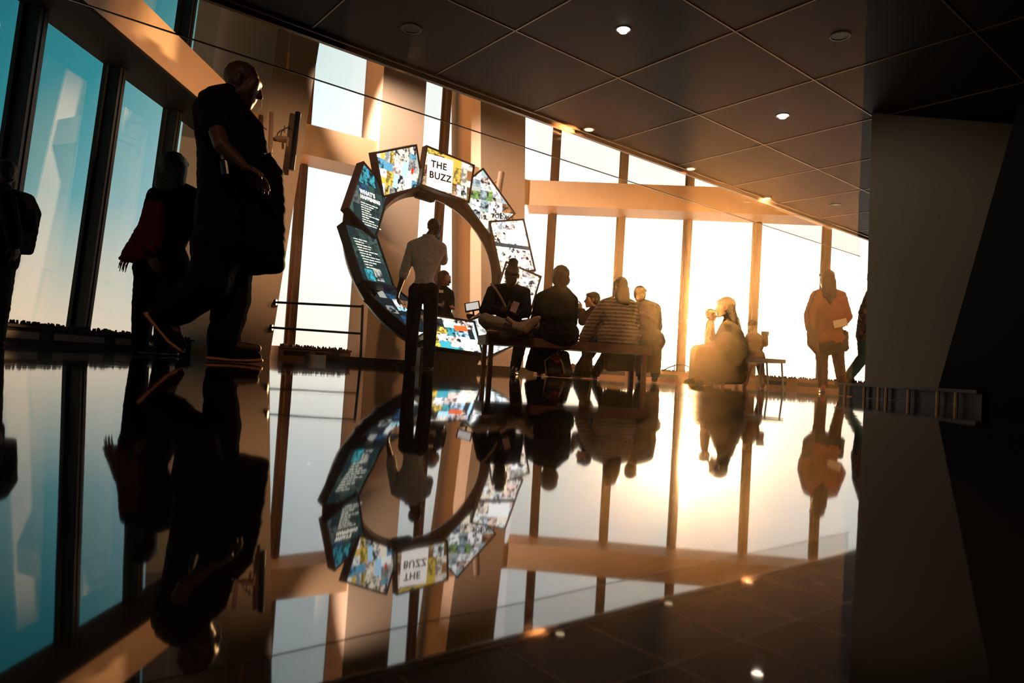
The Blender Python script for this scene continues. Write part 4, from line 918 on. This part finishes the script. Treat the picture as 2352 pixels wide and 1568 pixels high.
p.top(mat('brown small hoodie', (.12, .08, .05), .9), 1.9, .1, .02, 'hoodie'); p.legs(NAVY, 1, .015); p.shoes(BLK_CLOTH, k=.65); p.cap_hair(HAIR_BR, 1.05)

# ---- boy in a cap behind the pale bench
Y = 10.9
j = J(Y, head=(1727, 749), neck=(1728, 764), sl=(1721, 773), sr=(1742, 775), el=(1717, 795, .05), wl=(1728, 782, .2), er=(1757, 789, .02), wr=(1757, 772, .1), dr=(1758, 764, .14), hl=(1726, 818), hr=(1742, 818), kl=(1718, 850), al=(1711, 880), kr=(1748, 852), ar=(1752, 881))
p = Person('child in a cap raising a camera behind the pale folding bench', Y, j, (.2, 1, 0), .72, SKIN_L, 1.0, headk=.8)
p.top(mat('maroon jacket', (.10, .035, .025), .9), 1.9, .2, .025, 'jacket', flare=.01); p.legs(mat('maroon trousers', (.08, .03, .022), .9), 1, .016); p.shoes(BLK_CLOTH, k=.75)
B = Blob(); B.hull([(p.P(0, -.01, .05), (.09*.8, .105*.8, .085*.8), p.M)]); B.hull([(p.P(-.05, .08, .05), .012), (p.P(.05, .08, .05), .012), (p.P(0, .16, .04), .012)]); B.build('cap', mat('maroon cap', (.09, .03, .02), .9), p.o, .008, 2)
bm = bmesh.new(); c = at(1757, 766, Y+.12); obox(bm, c, X1, Y1, Z1, .11, .05, .07); o = obj('camera', bm, BLACKM); tag(o, 'small dark camera raised by the child in the cap', 'camera')
bm = bmesh.new(); tube(bm, [c, c+Y1*.06], .026, 14); put(obj('lens', bm, BLACKM), o)
t = empty('folding_bench', ground(at(1735, 880, 8.6)), 'pale slim-legged folding bench before the child in the cap', 'bench')
PALE = mat('pale bench board', (.62, .52, .42), .5)
a, b = at(1708, 826, 8.85), at(1761, 843, 8.3); d = (b-a); d.z = 0; d.normalize(); nn2 = Vector((-d.y, d.x, 0)); zt = .36
a.z = b.z = zt; bm = bmesh.new(); obox(bm, (a+b)/2 + nn2*.12, d, nn2, Z1, (b-a).length, .26, .045); put(obj('seat', bm, PALE), t)
for e_, s_ in ((a, 1), (b, -1)):
    for v in (.02, .22): bm = bmesh.new(); g = e_ + d*s_*.04 + nn2*v; tube(bm, [g - Z1*.01, Vector((g.x, g.y, 0)) - d*s_*.06], .012, 8); put(obj('leg', bm, PALE), t)

# ---- woman in the orange blouse and the walking man by the pier
Y = 9.1
j = J(Y, head=(1899, 643), neck=(1900, 668), sl=(1877, 680), sr=(1929, 681), el=(1860, 722), wl=(1862, 762, .05), er=(1944, 726, .02), wr=(1932, 745, -.06), dr=(1922, 748, -.1), hl=(1886, 775), hr=(1920, 775), kl=(1888, 828, .05), al=(1890, 884, .02), tl=(1886, 890, .2), kr=(1926, 826, .05), ar=(1934, 880, .05), tr=(1936, 885, .2))
p = Person('woman in an orange blouse standing at the window with her back turned', Y, j, (0, 1, 0), 1.0, SKIN_L, 1.0, palm={'l': (1, 0, 0), 'r': (0, 1, 0)})
p.top(mat('orange blouse', (.30, .085, .04), .85, bump=.2, bscale=20), 1.75, 0, .035, 'blouse', .006, .010, flare=.0); p.legs(mat('dark maroon trousers', (.05, .016, .012), .9), 1, .016); p.shoes(mat('red shoe', (.25, .06, .03), .6))
p.cap_hair(HAIR_BR, 1.08, [[(p.P(-.04, -.06, -.02), .055), (p.P(.04, -.06, -.02), .055), (p.P(-.04, -.08, -.22), .05), (p.P(.05, -.08, -.22), .05)], [(p.P(0, -.09, -.2), .06), (p.P(.01, -.09, -.34), .025)]])
B = Blob(); q = J(Y, a=(1890, 772, -.02), b=(1940, 766, -.06), c=(1888, 806, -.02), d=(1942, 800, -.06)); B.hull([(q['a'], .10), (q['b'], .05), (q['c'], .085), (q['d'], .04)]); B.build('tied_jacket', mat('black tied jacket', (.016, .012, .010), .9), p.o, .011, 3, .007, 14)
B = Blob(); q = J(Y-.08, a=(1858, 752), b=(1872, 758), c=(1862, 790), d=(1876, 808)); B.hull([(q['a'], .03), (q['b'], .035), (q['c'], .045), (q['d'], .035)])
o = B.build('handbag', mat('brown handbag', (.09, .04, .025), .6), None, .009, 3, .003); tag(o, 'brown handbag hanging at the left side of the woman in orange', 'bag')
bm = bmesh.new(); tube(bm, [at(1860, 750, Y-.08), at(1856, 715, Y-.1), at(1874, 668, Y-.06)], .008, 6); put(obj('strap', bm, MATS['brown handbag']), o)
bm = bmesh.new(); hx = Vector((.9, -.1, .25)).normalized(); c = at(1930, 742, Y-.16); obox(bm, c, hx, hx.cross(Y1), Y1, .17, .10, .012); o = obj('leaflet', bm, mat('pale paper', (.8, .62, .42), .6)); tag(o, 'folded pale leaflet in the hand of the woman in orange', 'leaflet')
Y = 9.9
j = J(Y, head=(2012, 640), neck=(2006, 664), sl=(2000, 678, -.19), sr=(2000, 678, .19), el=(1983, 718, -.24), wl=(1996, 748, -.25), er=(2004, 722, .25), wr=(2020, 742, .2), hl=(1988, 772, -.08), hr=(1992, 772, .09), kl=(1985, 818, -.08), al=(1948, 866, -.10), tl=(1940, 880, -.1), kr=(2010, 822, .1), ar=(2012, 882, .1))
p = Person('man in a plaid shirt and teal trousers walking behind the grey pier', Y, j, (1, .1, 0), 1.05, SKIN_D, 1.05)
def plaid():
    m = mat('plaid cotton', (.07, .06, .045), .9); t_ = m.node_tree; b = t_.nodes['Principled BSDF']; c = t_.nodes.new('ShaderNodeTexCoord'); k = t_.nodes.new('ShaderNodeTexChecker'); k.inputs['Scale'].default_value = 14
    k.inputs[1].default_value = (.10, .06, .04, 1); k.inputs[2].default_value = (.025, .03, .028, 1); t_.links.new(c.outputs['Object'], k.inputs[0]); t_.links.new(k.outputs[0], b.inputs['Base Color']); return m
p.top(plaid(), 1.9, 0, .025, 'plaid_shirt'); p.legs(mat('dark teal trousers', (.012, .045, .045), .9), .95, .02); p.cap_hair(HAIR_B, 1.04)
shoe(p.o, at(1938, 868, Y-.10), at(1938, 868, Y-.10) + Vector((.15, 0, -.2)).normalized()*.27, Vector((.75, 0, .5)), BLK_CLOTH, SOLE_D)
p.shoes(BLK_CLOTH, only='r')

# ---- thin cable loop on the heater cabinet and the low rail by the pier
bm = bmesh.new(); tube(bm, [at(1522, 852, 14.0), at(1535, 844, 14.0), at(1553, 838, 14.0), at(1572, 838, 14.0), at(1592, 846, 14.0), at(1600, 856, 14.0)], .014, 6); tube(bm, [at(1549, 834, 14.0), at(1548, 852, 14.0)], .010, 6)
o = obj('cable_loop', bm, BLACKM); tag(o, 'thin dark cable arching over the heater cabinet near the low sun', 'cable')
t = empty('floor_rail', ground(at(2100, 915, 5.2)), 'low dark rail on short metal feet along the floor by the grey pier', 'rail')
r0_, r1_ = at(1930, 884, 6.6), at(2262, 906, 4.3); r0_.z = .115; r1_.z = .10
d = (r1_-r0_).normalized(); bm = bmesh.new(); obox(bm, (r0_+r1_)/2, d, Z1.cross(d).normalized(), Z1, (r1_-r0_).length, .10, .022); put(obj('rail', bm, mat('dark bronze rail', (.03, .022, .017), .3, .5)), t)
bm = bmesh.new(); obox(bm, (r0_+r1_)/2 - Z1*.058 + Vector((.03, .03, 0)), d, Z1.cross(d).normalized(), Z1, (r1_-r0_).length, .05, .095); put(obj('backing', bm, BLACKM), t)
for f in (.06, .24, .36, .42, .58, .76, .86):
    a = lerp(r0_, r1_, f) + Vector((-.03, -.05, 0)); bm = bmesh.new(); tube(bm, [Vector((a.x, a.y, 0)), a - Z1*.008], .014, 8); put(obj('foot', bm, mat('bright metal foot', (.7, .5, .32), .25, .9)), t)

# ---------------------------------------------------------------- added scattering wedge, shaped to veil the figures with sun glare
hm = bpy.data.materials.new('sun glare scatter'); hm.use_nodes = True; t_ = hm.node_tree; t_.nodes.clear()
vo = t_.nodes.new('ShaderNodeVolumeScatter'); vo.inputs['Color'].default_value = (1, .66, .40, 1); vo.inputs['Density'].default_value = .0019; vo.inputs['Anisotropy'].default_value = .91
mo = t_.nodes.new('ShaderNodeOutputMaterial'); t_.links.new(vo.outputs[0], mo.inputs['Volume'])
bm = bmesh.new()
hp = [(-.55, 2.0), (-3.0, 10.9), (5.6, 11.2), (3.75, 7.5), (1.0, 2.0)]
prism(bm, [(x, y, -.05) for x, y in hp], [(x, y, HC-.03) for x, y in hp])
o = obj('glare_veil', bm, hm); tag(o, 'added golden veil standing in for glare around the low sun', 'glare_veil', None, 'stuff')
